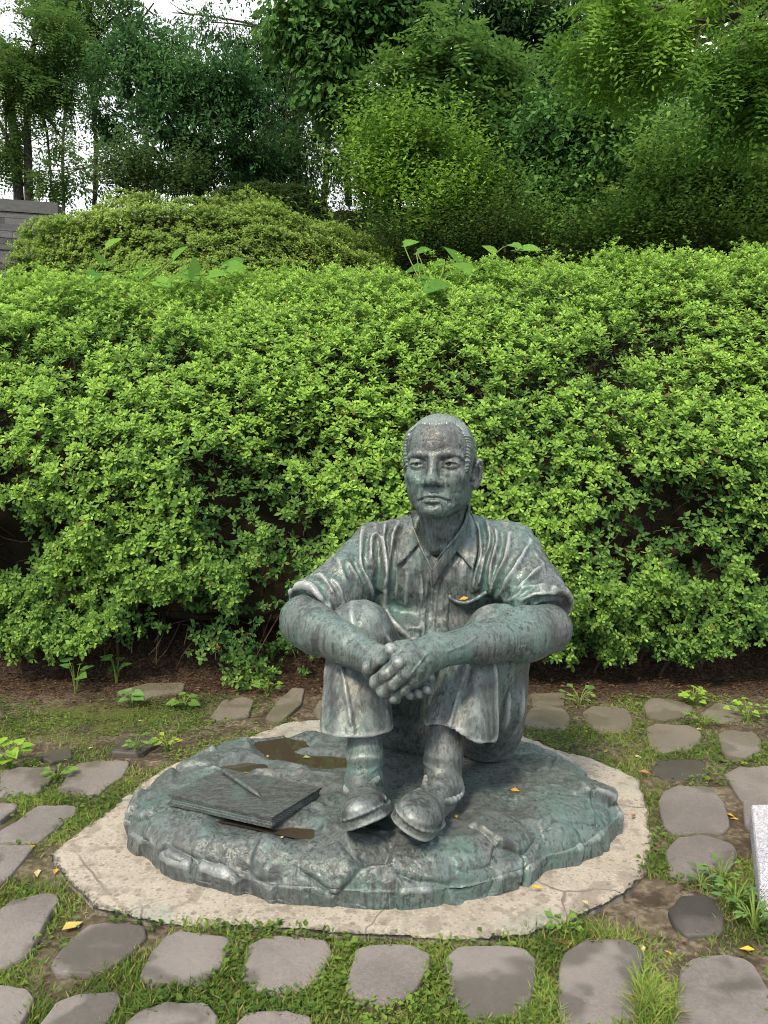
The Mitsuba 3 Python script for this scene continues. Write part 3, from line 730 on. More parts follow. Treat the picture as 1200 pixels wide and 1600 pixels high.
for pts in ([(0.0876, 2.48, 1.0102), (0.0981, 2.48, 0.9621), (0.1169, 2.48, 0.912), (0.14, 2.48, 0.8617), (0.1589, 2.48, 0.8219)], [(0.2793, 2.48, 1.0435), (0.2691, 2.48, 0.9914), (0.2421, 2.48, 0.9433), (0.2151, 2.48, 0.9099), (0.188, 2.48, 0.8743), (0.1631, 2.48, 0.8219)]):
    collar_parts.append(neck_line(pts, 0.0048, 0.0))
def strip(top, low, thick):
    """A strip of cloth between two curves."""
    a, b = bend(top, 60), bend(low, 60)
    mid = V((0.197, 2.6, 0.9248)); out = unit((a - mid) * V(1, 1, 0)) * thick
    v = np.vstack([a, b, b + out, a + out]); n = len(a); i = np.arange(n - 1)
    f = []
    for r in range(4):
        p, q = r * n + i, ((r + 1) % 4) * n + i
        f += [np.stack([p, q, q + 1], 1), np.stack([p, q + 1, p + 1], 1)]
    return trimesh.Trimesh(v, np.vstack(f), process=False)
top_edge = [neck for neck in [(0.1589, 2.48, 0.8219), (0.1253, 2.48, 0.8952), (0.1002, 2.48, 0.9621), (0.0897, 2.48, 1.0102)]] + [(0.1145, 2.62, 1.0205), (0.2028, 2.68, 1.0277), (0.2775, 2.62, 1.0426)] + [(0.2793, 2.48, 1.0435), (0.267, 2.48, 0.9914), (0.238, 2.48, 0.9392), (0.2047, 2.48, 0.8952), (0.161, 2.48, 0.8219)]
top_edge = np.array(top_edge)
for k in range(len(top_edge)):
    if not 3 < k < 7:
        top_edge[k, 1] = float(over_shirt(top_edge[k:k + 1, 0], top_edge[k:k + 1, 2])[0] - from_neck(top_edge[k, 0], top_edge[k, 2])) + 0.006
low_edge = top_edge - V(0, 0, 0.055); low_edge[:, :2] += 0.10 * (V(0.19, 2.60) - low_edge[:, :2])
collar_m = joined(strip(top_edge, low_edge, 0.008), *[trimesh.Trimesh(v, f, process=False) for v, f in collar_parts])
pocket = xz([(0.2151, 2.45, 0.736), (0.2317, 2.45, 0.7215), (0.2606, 2.45, 0.7153), (0.2937, 2.45, 0.7257), (0.3349, 2.45, 0.7527), (0.348, 2.45, 0.6029), (0.2072, 2.45, 0.6029)])
pv, pf = sheet(pocket, over_shirt, lambda x, z: 0.010 + 0.020 * np.clip(1 - ((0.2068, 2.45, 0.734)[2] - z) / 0.05, 0, 1) * np.exp(-((x - 0.27) / 0.07)**2), 0.010, 0.006)
rim_pts = np.array([(0.213, 2.45, 0.7402), (0.2317, 2.45, 0.7236), (0.2606, 2.45, 0.7173), (0.2937, 2.45, 0.7277), (0.337, 2.45, 0.7547)]); rim_pts = bend(rim_pts, 20)
rim_pts[:, 1] = over_shirt(rim_pts[:, 0], rim_pts[:, 2]) - 0.012 - 0.020 * np.exp(-((rim_pts[:, 0] - 0.27) / 0.07)**2)
rv, rf = tube(rim_pts, 0.0075, 8)
pocket_m = joined(trimesh.Trimesh(pv, pf, process=False), trimesh.Trimesh(rv, rf, process=False))

put_bronze('bronze_statue__body', joined(head_m, arms_m, socks_m), 5)
put_bronze('bronze_statue__hair', hair_m, 2, 'bronze_hair')
put_bronze('bronze_statue__shirt', shirt_m, 5)
put('bronze_statue__shirt__collar', collar_m, 'bronze', smooth=True, uv=np.tile([[0.16, 0.0]], (len(collar_m.vertices), 1)))
put('bronze_statue__shirt__pocket', pocket_m, 'bronze', smooth=True, uv=np.tile([[0.12, 0.0]], (len(pocket_m.vertices), 1)))
put_bronze('bronze_statue__trousers', trousers_m, 5)
for heel, toe, roll in SHOES:
    put_bronze(numbered('bronze_statue__shoe'), shoe_mesh(heel, toe, roll), 5)
note('bronze_statue', 'life-like bronze man in shirt and trousers sitting with hands clasped round his knees', 'statue')

# ---------------------------------------------------------------- bronze rock, notebook, pencil, puddles
rim_px = [(-0.8315, 2.4258), (-0.779, 2.3111), (-0.7147, 2.2142), (-0.6514, 2.154), (-0.5947, 2.0831), (-0.4701, 2.0362), (-0.3381, 1.9757), (-0.2664, 1.9452), (-0.1657, 1.9363), (-0.0658, 1.9215), (0.066, 1.9274), (0.166, 1.9392), (0.2425, 1.9543), (0.3257, 2.0039), (0.3866, 2.0362), (0.4495, 2.1039), (0.5521, 2.154), (0.6389, 2.2337), (0.6942, 2.3111), (0.7713, 2.4586)]
rim_back = [(0.7216, 2.3276), (0.7283, 2.4808), (0.7112, 2.6553), (0.6618, 2.7321), (0.5418, 2.8997), (0.308, 3.0231), (0.0, 3.0556), (-0.256, 3.0151), (-0.4074, 2.9992), (-0.5708, 2.922), (-0.7171, 2.8134), (-0.7631, 2.6553), (-0.7794, 2.4486), (-0.768, 2.2532)]
outline = np.array(rim_px + rim_back)[:, :2]
BASE_C = V(-0.03, 2.36)
rel = outline - BASE_C
ang, rad = np.arctan2(rel[:, 1], rel[:, 0]), np.hypot(rel[:, 0], rel[:, 1])
o = np.argsort(ang); ang, rad = ang[o], rad[o]
def base_radius(t):
    return np.interp(t, np.r_[ang[-1] - 2 * np.pi, ang, ang[0] + 2 * np.pi], np.r_[rad[-1], rad, rad[0]])
PUDDLES = [[(-0.4658, 2.812), (-0.388, 2.855), (-0.3137, 2.8405), (-0.2964, 2.7909), (-0.3543, 2.7429), (-0.2972, 2.6901), (-0.1246, 2.6644), (-0.1209, 2.5842), (-0.2619, 2.5664), (-0.3096, 2.6392), (-0.3973, 2.6708)],
           [(-0.5437, 2.5782), (-0.4779, 2.6145), (-0.4204, 2.6023), (-0.4153, 2.543), (-0.4823, 2.52)],
           [(-0.4665, 2.1457), (-0.4332, 2.1624), (-0.3432, 2.1416), (-0.3423, 2.113), (-0.4039, 2.105), (-0.4513, 2.1171)],
           [(-0.2922, 2.0891), (-0.2608, 2.109), (-0.206, 2.101), (-0.2083, 2.0696), (-0.2608, 2.0658)]]
puddle_polys = [Polygon(np.array(p)[:, :2]) for p in PUDDLES]
def base_mesh():
    nt, nr = 900, 300
    th = np.linspace(-np.pi, np.pi, nt, endpoint=False)
    R = base_radius(th)
    R = np.convolve(np.r_[R[-6:], R, R[:6]], np.ones(13) / 13, 'valid')
    f = np.r_[0.86 * np.linspace(0, 1, 160) ** 0.8, np.linspace(0.865, 1, 60)]; f = np.r_[f, np.ones(nr - len(f))]
    z = np.where(np.arange(nr) < 220, 0.155 * np.maximum(1 - f**9, 0)**0.35, 0)
    k = nr - 220
    zz = z.copy(); edge = 0.155 * (1 - 0.9995**9)**0.35
    zz[219:] = np.linspace(0.060, -0.02, nr - 219)
    zz[160:219] = np.maximum(zz[160:219], 0.062)
    X = BASE_C[0] + np.outer(f, R * np.cos(th)); Y = BASE_C[1] + np.outer(f, R * np.sin(th))
    Z = np.repeat(zz[:, None], nt, 1)
    v = np.stack([X, Y, Z], -1).reshape(-1, 3)
    i, j = np.meshgrid(np.arange(nr - 1), np.arange(nt), indexing='ij')
    q = np.stack([i * nt + j, (i + 1) * nt + j, (i + 1) * nt + (j + 1) % nt, i * nt + (j + 1) % nt], -1).reshape(-1, 4)
    faces = np.vstack([q[:, [0, 1, 2]], q[:, [0, 2, 3]]])
    n = normals(v, faces)
    ff = np.repeat(f, nt); rimness = np.clip((ff - 0.70) / 0.2, 0, 1)
    rng = np.random.default_rng(5)
    w = v + 0.035 * np.stack([meshkit.fbm(v * 9, 3, s) - 0.5 for s in (11, 12, 13)], 1)
    def facets(size, seed, tilt):
        r = np.random.default_rng(seed)
        seeds = v[r.choice(len(v), 9000, replace=False)] + r.normal(0, size * 0.15, (9000, 3))
        keep = []                                                # spread them out
        t = cKDTree(seeds); dead = np.zeros(len(seeds), bool)
        for a in range(len(seeds)):
            if not dead[a]:
                keep.append(a); dead[t.query_ball_point(seeds[a], size * 0.75)] = True
        S = seeds[keep]
        d, a = cKDTree(S).query(w, k=2)
        tl = r.normal(0, tilt, (len(S), 3)); up = r.uniform(-0.5, 0.5, len(S)) * size * 0.10
        h = ((w - S[a[:, 0]]) * tl[a[:, 0]]).sum(1) + up[a[:, 0]]
        gap = (d[:, 1] - d[:, 0]) / size
        g = np.clip(gap / 0.22, 0, 1)
        return h * g * (2 - g) + size * 0.026 * g * (2 - g), np.clip(1 - gap / 0.06, 0, 1)
    h1, e1 = facets(0.15, 21, 0.14)
    h2, e2 = facets(0.055, 22, 0.14)
    k = (h1 + 0.25 * h2) * (0.30 + 0.70 * rimness) - (0.0018 * e1 + 0.0005 * e2) * (0.2 + 0.8 * rimness)
    ridge = 1 - np.abs(2 * meshkit.fbm(w * [5, 9, 6], 4, 31) - 1)
    k += (0.024 * (ridge**2 - 0.5) + 0.008 * (meshkit.fbm(w * 26, 3, 8) - 0.5)) * (1 - 0.7 * rimness)
    k += 0.005 * (meshkit.fbm(v * [60, 30, 40], 3, 41) - 0.5)
    k += 0.035 * (meshkit.fbm(v * 3.2, 2, 51) - 0.5) * rimness
    sit = np.exp(-(((v[:, 0] - 0.15) / 0.30)**2 + ((v[:, 1] - 2.50) / 0.35)**2)**2)
    k *= 1 - 0.6 * sit
    for p in puddle_polys:
        d = sh_distance(p, sh_points(v[:, :2]))
        top = (ff < 0.93)
        m = np.clip(1 - d / 0.060, 0, 1) * top; m = m * m * (3 - 2 * m)
        k = k * (1 - m) + (-0.0215 + 0.006 * (meshkit.fbm(w * 40, 3, 61) - 0.5)) * m
    v = v + n * k[:, None]
    v[:, 2] = np.where(ff > 0.9999, np.maximum(v[:, 2], -0.03), v[:, 2])
    return trimesh.Trimesh(v, faces, process=False)
base_m = base_mesh()
put_bronze('bronze_slab', base_m, 4, 'bronze_rock', label='low rough bronze rock slab under the seated bronze man', cat='statue base')
for p, said in zip(puddle_polys, ('rain puddle behind the left-hand trouser leg of the bronze man', 'small rain puddle at the far edge of the notebook', 'narrow rain puddle under the near edge of the notebook', 'smallest rain puddle between the notebook corner and the shoe')):
    q, t, nr = fine_polygon(np.array(p.buffer(0.040).intersection(Polygon(outline).buffer(0).buffer(-0.11)).exterior.coords)[:-1], 0.03)
    put(numbered('puddle'), (np.c_[q, np.full(len(q), 0.1362)], t), 'puddle_water', label=said, cat='puddle', group='puddles on the bronze slab')

def slab(corner, a, b, lo, hi, seed=0, soft=0.0, step=0.012):
    """A rectangular leaf of the notebook: corner and two edges in the plane, from lo to hi."""
    na, nb = max(2, int(np.linalg.norm(a) / step)), max(2, int(np.linalg.norm(b) / step))
    u, w = np.meshgrid(np.linspace(0, 1, na), np.linspace(0, 1, nb), indexing='ij')
    p = V(corner) + u.reshape(-1, 1) * V(a) + w.reshape(-1, 1) * V(b)
    p3 = np.c_[p, np.zeros(len(p))]
    wob = soft * (meshkit.fbm(p3 * 14 + seed * 7, 3, seed) - 0.5)
    top, low = np.c_[p, hi + wob], np.c_[p, lo + wob * 0.3]
    n = len(p); i, j = np.meshgrid(np.arange(na - 1), np.arange(nb - 1), indexing='ij')
    q = np.stack([i * nb + j, (i + 1) * nb + j, (i + 1) * nb + j + 1, i * nb + j + 1], -1).reshape(-1, 4)
    e = np.r_[np.arange(na) * nb, (na - 1) * nb + np.arange(1, nb), (np.arange(na - 1)[::-1]) * nb + nb - 1, np.arange(1, nb - 1)[::-1]]
    e2 = np.roll(e, -1)
    side = np.stack([e, e + n, e2 + n, e2], 1)
    quads = np.vstack([q, q[:, ::-1] + n, side])
    return np.vstack([top, low]), np.vstack([quads[:, [0, 1, 2]], quads[:, [0, 2, 3]]])
c0, cR, cL = (V(*p[:2]) for p in [(-0.3089, 2.0709), (-0.1883, 2.2806), (-0.6412, 2.2278)])
eR, eL = cR - c0, cL - c0
Z0 = 0.158
put('notebook__cover', slab(c0, eR, eL, Z0 + 0.024, Z0 + 0.030, 1, 0.004), 'bronze_dark', smooth=30, label='worn upper cover with the pencil on it')
put('notebook__cover_001', slab(c0 + 0.004 * unit(eL), eR * 0.99, eL * 0.99, Z0 - 0.002, Z0 + 0.004, 2, 0.002), 'bronze_dark', smooth=30)
put('notebook__pages', join([slab(c0 + unit(eR) * (0.006 + 0.003 * (k % 2)) + unit(eL) * (0.006 + 0.002 * (k % 3)), eR * 0.965, eL * 0.965, Z0 + 0.004 + 0.0036 * k, Z0 + 0.004 + 0.0036 * k + 0.0030, 3 + k, 0.0006) for k in range(6)]), 'bronze', smooth=30, uv=None)
note('notebook', 'closed bronze notebook lying flat on the bronze slab beside the shoes', 'notebook')
pa, pb = np.r_[(-0.5091, 2.3943), 0.1900], np.r_[(-0.3615, 2.1993), 0.1900]
ax = unit(pb - pa); sd = unit(np.cross(ax, V(0, 0, 1)))
def pencil_mesh():
    rings = []
    for t, w, h in ((0.0, 0.0095, 0.011), (0.04, 0.0110, 0.013), (0.85, 0.0105, 0.013), (0.90, 0.0085, 0.010), (1.0, 0.0012, 0.002), (1.03, 0.0006, 0.001)):
        c = pa + (pb - pa) * t
        rings.append([c + sd * w * math.cos(a) + V(0, 0, 0.0065 * 0 + h * (0.55 + 0.55 * math.sin(a))) for a in np.arange(8) * math.pi / 4 + math.pi / 8])
    v = np.array(rings).reshape(-1, 3); f = []
    for i in range(5):
        for j in range(8):
            a, b, c, d = i * 8 + j, i * 8 + (j + 1) % 8, (i + 1) * 8 + (j + 1) % 8, (i + 1) * 8 + j
            f += [(a, b, c), (a, c, d)]
    f += [(0, k + 1, k) for k in range(1, 7)]
    return v, np.array(f)
put('pencil', pencil_mesh(), 'bronze_dark', smooth=20, label='sharpened bronze pencil lying across the notebook cover', cat='pencil')

# ---------------------------------------------------------------- concrete pad and paving stones
pad_px = [(-0.9911, 2.2328), (-0.9877, 2.3154), (-0.9474, 2.4703), (-0.9129, 2.6809), (-0.8622, 2.8965), (-0.7741, 3.0359), (-0.6823, 3.1493), (-0.4428, 3.4782), (0.0, 3.6379), (0.4801, 3.5365), (0.7136, 3.1337), (0.8238, 3.0286), (0.9551, 2.8063), (0.9046, 2.6033), (0.8336, 2.3154), (0.7707, 2.1747), (0.6692, 2.0332), (0.5474, 1.9384), (0.4633, 1.8658), (0.341, 1.8088), (0.1532, 1.788), (-0.062, 1.8088), (-0.283, 1.8355), (-0.4751, 1.8491), (-0.6188, 1.877), (-0.7396, 1.9205), (-0.8265, 2.0135), (-0.9297, 2.1339)]
pad_poly = Polygon(np.array(pad_px)[:, :2])
def rough_slab(poly, top, bottom, step, wob, bevel, seed):
    ring = np.array(poly.exterior.segmentize(step).coords)[:-1]
    r3 = np.c_[ring, np.zeros(len(ring))]
    nrm = unit(np.roll(ring, -1, 0) - np.roll(ring, 1, 0))[:, [1, 0]] * [1, -1]
    ring = ring + nrm * ((meshkit.fbm(r3 * 9, 4, seed) - 0.5) * wob)[:, None]
    q, t, nr = fine_polygon(ring, step)
    d = sh_distance(Polygon(ring).exterior, sh_points(q))
    z = top - bevel * np.clip(1 - d / (bevel * 1.6), 0, 1)**2
    q3 = np.c_[q, np.zeros(len(q))]
    z = z + 0.012 * (meshkit.fbm(q3 * 3, 2, seed) - 0.5) + 0.005 * (meshkit.fbm(q3 * 40, 2, seed + 2) - 0.5)
    v = np.vstack([np.c_[q, z], np.c_[q[:nr], np.full(nr, bottom)]])
    r = np.arange(nr); r2 = (r + 1) % nr; n = len(q)
    return v, np.vstack([t, np.stack([r, r + n, r2], 1), np.stack([r2, r + n, r2 + n], 1)])
put('concrete_pad', rough_slab(pad_poly, 0.016, -0.05, 0.022, 0.03, 0.010, 3), 'concrete', smooth=True, kind='structure', label='pale rough concrete pad round the bronze slab')

STONES = []
DAMP = set()
def stone(pts, damp=False):
    if damp:
        DAMP.add(len(STONES))
    STONES.append(np.array(pts)[:, :2])
stone([(-1.4601, 2.8755), (-1.4213, 2.922), (-1.2611, 2.9019), (-1.2312, 2.7502), (-1.24, 2.6576), (-1.3548, 2.652)])
stone([(-1.1682, 2.6801), (-1.2112, 2.9493), (-1.1342, 2.9982), (-1.0072, 2.9841), (-0.9824, 2.8304), (-1.0097, 2.6409)])
stone([(-1.3759, 2.4085), (-1.4263, 2.5761), (-1.3273, 2.5973), (-1.2621, 2.5814), (-1.2414, 2.5295), (-1.2463, 2.4365)])
stone([(-1.2225, 2.3111), (-1.1921, 2.4318), (-1.1782, 2.5708), (-1.0447, 2.5656), (-1.0288, 2.4994), (-1.059, 2.2984), (-1.1941, 2.2942)])
stone([(-1.106, 2.0536), (-1.1895, 2.2775), (-1.0631, 2.2817), (-1.0515, 2.1599), (-1.0462, 2.0604)])
stone([(-0.9708, 1.7147), (-1.0084, 1.8692), (-0.9724, 1.9664), (-0.8769, 1.9947), (-0.8533, 1.9633), (-0.8491, 1.8636), (-0.8275, 1.7387), (-0.8696, 1.6891)])
stone([(-0.7587, 1.7006), (-0.7555, 1.7734), (-0.7309, 1.8471), (-0.6922, 1.8581), (-0.5973, 1.8498), (-0.5735, 1.799), (-0.6001, 1.7147), (-0.6514, 1.6642), (-0.7324, 1.6731)])
stone([(-0.5407, 1.6443), (-0.5382, 1.7485), (-0.5232, 1.8174), (-0.4987, 1.8308), (-0.3768, 1.8095), (-0.3633, 1.7734), (-0.3745, 1.6983), (-0.4063, 1.6313), (-0.4939, 1.6292)])
stone([(-0.3124, 1.6465), (-0.3184, 1.7684), (-0.2903, 1.8016), (-0.2481, 1.8095), (-0.1414, 1.7939), (-0.1244, 1.7485), (-0.1507, 1.6249), (-0.2031, 1.5977), (-0.2818, 1.608)])
stone([(-0.079, 1.6143), (-0.0631, 1.7534), (-0.0152, 1.7709), (0.0607, 1.7709), (0.1017, 1.7436), (0.0987, 1.6914), (0.0548, 1.5936), (0.0027, 1.5693), (-0.0653, 1.5834)])
stone([(0.1466, 1.7266), (0.1751, 1.7609), (0.2729, 1.7684), (0.3351, 1.7609), (0.3471, 1.7147), (0.3197, 1.6039), (0.2847, 1.54), (0.2474, 1.5136), (0.1758, 1.5136), (0.1384, 1.5793)])
stone([(0.4032, 1.703), (0.424, 1.7411), (0.4867, 1.7913), (0.5803, 1.7913), (0.6025, 1.7436), (0.5654, 1.6465), (0.5008, 1.4845), (0.3603, 1.4845), (0.3728, 1.5834)])
stone([(0.5797, 1.4971), (0.6447, 1.6249), (0.681, 1.696), (0.7202, 1.7314), (0.7924, 1.7436), (0.8414, 1.7147), (0.8232, 1.5834), (0.7607, 1.4361), (0.569, 1.4361)])
stone([(-0.6929, 1.5026), (-0.6887, 1.5713), (-0.658, 1.5956), (-0.5752, 1.6018), (-0.5606, 1.5834), (-0.5675, 1.4989), (-0.6061, 1.4361), (-0.6741, 1.4496)])
stone([(-0.8844, 1.5834), (-0.8708, 1.6356), (-0.7737, 1.6143), (-0.747, 1.5834), (-0.7394, 1.5026), (-0.7545, 1.4361), (-0.8354, 1.4704)])
stone([(-0.5314, 1.4881), (-0.5044, 1.5439), (-0.4592, 1.5713), (-0.3781, 1.5713), (-0.3405, 1.5286), (-0.3378, 1.453), (-0.3991, 1.4034), (-0.4892, 1.4196)])
stone([(-0.3018, 1.4989), (-0.284, 1.5362), (-0.1991, 1.5439), (-0.1521, 1.5248), (-0.1384, 1.4616), (-0.1935, 1.4034), (-0.2752, 1.4196)])
stone([(-0.068, 1.4361), (-0.0507, 1.4739), (0.0256, 1.4845), (0.0755, 1.4616), (0.0598, 1.3876), (-0.0473, 1.3721)])
stone([(0.1484, 1.4361), (0.1705, 1.4669), (0.2537, 1.4739), (0.294, 1.453), (0.2816, 1.3721), (0.1522, 1.3569)])
stone([(0.6578, 3.5233), (0.7224, 3.6869), (0.7996, 3.7412), (0.875, 3.6977), (0.876, 3.5233), (0.8098, 3.3825), (0.6484, 3.4097)])
stone([(0.9585, 3.6446), (1.0315, 3.7193), (1.1853, 3.6869), (1.1473, 3.4751), (1.077, 3.3468), (0.9576, 3.3468), (0.9438, 3.4751)])
stone([(1.2856, 3.7523), (1.3935, 3.9139), (1.5204, 3.8314), (1.5205, 3.7193), (1.44, 3.5729), (1.3084, 3.5039), (1.2416, 3.543)])
stone([(1.5175, 3.6135), (1.6743, 3.7971), (1.7857, 3.6869), (1.7167, 3.543), (1.5514, 3.4751)])
stone([(0.7692, 3.9627), (0.9501, 3.9751), (0.8968, 3.7634), (0.7425, 3.7412)])
stone([(1.1867, 3.4097), (1.2526, 3.4562), (1.3822, 3.4282), (1.4066, 3.3468), (1.3387, 3.203), (1.2609, 3.124), (1.1273, 3.0561), (1.1235, 3.1789)])
stone([(1.4746, 3.3205), (1.5428, 3.4097), (1.6643, 3.4097), (1.6284, 3.2607), (1.5458, 3.0935), (1.4376, 2.9982), (1.3669, 3.0341)])
stone([(1.0223, 2.8755), (1.0833, 2.9841), (1.1572, 2.9982), (1.2601, 2.97), (1.2327, 2.8755), (1.1865, 2.8115), (1.0456, 2.7928)], damp=True)
stone([(1.2891, 2.8431), (1.3791, 2.922), (1.4978, 2.9356), (1.5831, 2.9086), (1.4739, 2.6632), (1.2497, 2.3632), (1.1346, 2.3544), (1.2332, 2.5761)])
stone([(0.9493, 2.592), (0.9992, 2.6859), (1.0536, 2.7265), (1.1863, 2.7383), (1.1701, 2.592), (1.1111, 2.4224), (1.0702, 2.3677), (0.91, 2.35), (0.8957, 2.4039)])
stone([(0.8431, 2.245), (0.914, 2.3239), (0.9887, 2.3369), (1.0573, 2.2775), (1.0411, 2.2172), (0.9862, 2.1378), (0.8722, 2.0741), (0.7976, 2.0879)])
stone([(0.7316, 1.9122), (0.7896, 1.9852), (0.8657, 1.9883), (0.8636, 1.9035), (0.8226, 1.8254), (0.7397, 1.8174), (0.7214, 1.8553)], damp=True)
stone([(-0.8208, 3.583), (-0.8162, 3.8199), (-0.7112, 3.9019), (-0.664, 3.8199), (-0.6445, 3.583), (-0.7774, 3.5233)])
stone([(-0.5531, 3.5233), (-0.5409, 3.7971), (-0.4883, 4.1165), (-0.4319, 4.0769), (-0.4161, 3.7745), (-0.4732, 3.4846)])
stone([(-1.1306, 3.1087), (-1.127, 3.2523), (-0.9958, 3.3032), (-0.9605, 3.203), (-0.9918, 3.071), (-1.1093, 3.0784)], damp=True)
stone([(-1.3765, 3.0269), (-1.3736, 3.1087), (-1.3007, 3.124), (-1.2586, 3.0341), (-1.3162, 2.977)], damp=True)
stone([(-1.4195, 3.9875), (-1.3073, 4.1704), (-1.1025, 4.1979), (-1.0713, 4.0127), (-1.2202, 3.89)])
stone([(0.9813, 1.927), (1.0459, 1.9883), (1.1395, 1.9883), (1.0885, 1.8692), (0.9952, 1.8148), (0.9465, 1.8416)])
stone([(-0.342, 3.6657), (-0.3249, 3.8314), (-0.2288, 3.8546), (-0.2146, 3.6135), (-0.3006, 3.543)])
def stone_mesh(pts, seed):
    p = Polygon(pts).buffer(0)
    w = math.sqrt(p.area)
    p = p.buffer(-0.11 * w, join_style='round').buffer(0.11 * w + 0.004, join_style='round', quad_segs=8)
    ring = np.array(p.exterior.segmentize(w * 0.12).coords)[:-1]
    n = min(40, len(ring))
    ring = ring[np.linspace(0, len(ring), n, endpoint=False).astype(int)]
    r3 = np.c_[ring, np.zeros(n)]
    c = ring.mean(0)
    ring = c + (ring - c) * (1 + 0.10 * (meshkit.fbm(r3 * 14 + seed, 3, seed) - 0.5))[:, None]
    h = 0.011 + 0.006 * meshkit.noise(np.array([[seed * 1.7, 0.5, 0.5]]), 2)[0]
    tilt = (np.random.default_rng(seed).normal(0, 0.018, 2))
    layers = []
    for k, z in ((1.0, -0.03), (1.0, h - 0.010), (0.985, h - 0.004), (0.96, h - 0.0012), (0.92, h), (0.75, h + 0.001), (0.5, h + 0.001), (0.25, h + 0.0015)):
        q = c + (ring - c) * k
        zz = z + (q - c) @ tilt * (z > 0) + 0.009 * (meshkit.fbm(np.c_[q, np.zeros(n)] * 22, 3, seed) - 0.5) * (k < 0.99)
        layers.append(np.c_[q, zz])
    v = np.vstack(layers + [np.r_[c, h + 0.0015][None]])
    f, L = [], len(layers); i = np.arange(n); j = (i + 1) % n
    for k in range(L - 1):
        f += [np.stack([k * n + i, k * n + j, (k + 1) * n + j], 1), np.stack([k * n + i, (k + 1) * n + j, (k + 1) * n + i], 1)]
    f.append(np.stack([(L - 1) * n + i, (L - 1) * n + j, np.full(n, L * n)], 1))
    return v, np.vstack(f)
stone_polys = []
for k, pts in enumerate(STONES):
    if Polygon(pts).area < 1e-4:
        continue
    stone_polys.append(Polygon(pts).buffer(0))
    put(numbered('pavement__stone'), stone_mesh(pts, k + 1), 'paving_stone_damp' if k in DAMP else 'paving_stone', smooth=40)
note('pavement', 'grey cobbled paving with grass in its joints', kind='structure')

# ---------------------------------------------------------------- ground and bank
def bank(x, y):
    """Height of the ground: level round the statue, a bank behind it, falling away again beyond the crest."""
    x, y = np.asarray(x, float), np.asarray(y, float)
    t = np.clip(y - 4.35, 0, None)
    up = 0.70 * t - 0.12 * np.clip(t - 2.6, 0, 1.6)
    crest = 12.6 + 0.5 * np.sin(x * 0.5) + np.clip(x - 1.0, 0, 8) * 0.9
    over = np.clip(y - crest, 0, None)
    up = up - 0.70 * over - 0.12 * np.clip(over, 0, 30)
    p = np.stack([x * 0.7, y * 0.7, x * 0], -1)
    return np.maximum(up, -6) + (0.5 * (meshkit.fbm(p, 3, 4) - 0.5)) * np.clip(t / 2, 0, 1)
def ground_mesh():
    xs = np.unique(np.r_[np.linspace(-90, -4, 50), np.linspace(-4, 4, 320), np.linspace(4, 90, 50)])
    ys = np.unique(np.r_[np.linspace(-60, 0.6, 30), np.linspace(0.6, 4.6, 170), np.linspace(4.6, 22, 110), np.linspace(22, 140, 40)])
    X, Y = np.meshgrid(xs, ys, indexing='ij')
    q = np.stack([X, Y, X * 0], -1)
    Z = bank(X, Y) + 0.020 * (meshkit.fbm(q * 2.2, 3, 6) - 0.5) + 0.010 * (meshkit.fbm(q * 14, 2, 7) - 0.5)
    n = len(ys); i, j = np.meshgrid(np.arange(len(xs) - 1), np.arange(n - 1), indexing='ij')
    f = np.stack([i * n + j, (i + 1) * n + j, (i + 1) * n + j + 1, i * n + j + 1], -1).reshape(-1, 4)
    return np.stack([X, Y, Z], -1).reshape(-1, 3), f
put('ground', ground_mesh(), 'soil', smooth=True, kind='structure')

# ---------------------------------------------------------------- leaves
rng = np.random.default_rng(12)
def leaf_shape(kind):
    """Points (across, along, up) and triangles of one leaf of length 1 and width 1."""
    if kind == 'fold':
        return V([0, 0, 0], [-0.5, 0.60, 0.06], [0.0, 0.55, -0.05], [0.5, 0.60, 0.06], [0, 1, -0.04]), np.array([[0, 2, 1], [1, 2, 4], [0, 3, 2], [2, 3, 4]])
    if kind == 'round':
        return (V([0, 0, 0], [-0.30, 0.34, 0.05], [0.30, 0.34, 0.05], [-0.48, 0.70, 0.04], [0.48, 0.70, 0.04], [0, 1, -0.05]),
                np.array([[0, 2, 1], [1, 2, 4], [1, 4, 3], [3, 4, 5]]))
    if kind == 'flat':
        return V([0, 0, 0], [-0.5, 0.5, 0], [0.5, 0.5, 0], [0, 1, 0]), np.array([[0, 2, 1], [1, 2, 3]])
    if kind == 'heart':
        return (V([0, 0.05, 0], [-0.33, -0.10, 0.03], [-0.52, 0.15, 0.05], [-0.42, 0.45, 0.03], [0, 1, -0.08], [0.42, 0.45, 0.03], [0.52, 0.15, 0.05], [0.33, -0.10, 0.03], [0, 0.45, -0.04]),
                np.array([[8, 0, 1], [8, 1, 2], [8, 2, 3], [8, 3, 4], [8, 4, 5], [8, 5, 6], [8, 6, 7], [8, 7, 0]]))
    if kind == 'blade':
        return V([-0.5, 0, 0], [0.5, 0, 0], [0.36, 0.5, 0.10], [-0.36, 0.5, 0.10], [0, 1, 0.0]), np.array([[0, 1, 2], [0, 2, 3], [3, 2, 4]])
def leaves(kind, at, along, face, length, width, color):
    """Many leaves as one mesh: where each starts, the way it grows, the way its upper side looks."""
    p, t = leaf_shape(kind)
    n = len(at)
    along = unit(along); side = unit(np.cross(along, face)); up = np.cross(side, along)
    L = np.broadcast_to(np.asarray(length, float), (n,))[:, None, None]; W = np.broadcast_to(np.asarray(width, float), (n,))[:, None, None]
    v = at[:, None] + p[None, :, :1] * W * side[:, None] + p[None, :, 1:2] * L * along[:, None] + p[None, :, 2:] * L * up[:, None]
    f = t[None] + (np.arange(n) * len(p))[:, None, None]
    return v.reshape(-1, 3), f.reshape(-1, 3), np.repeat(np.broadcast_to(color, (n, 3)), len(p), 0)
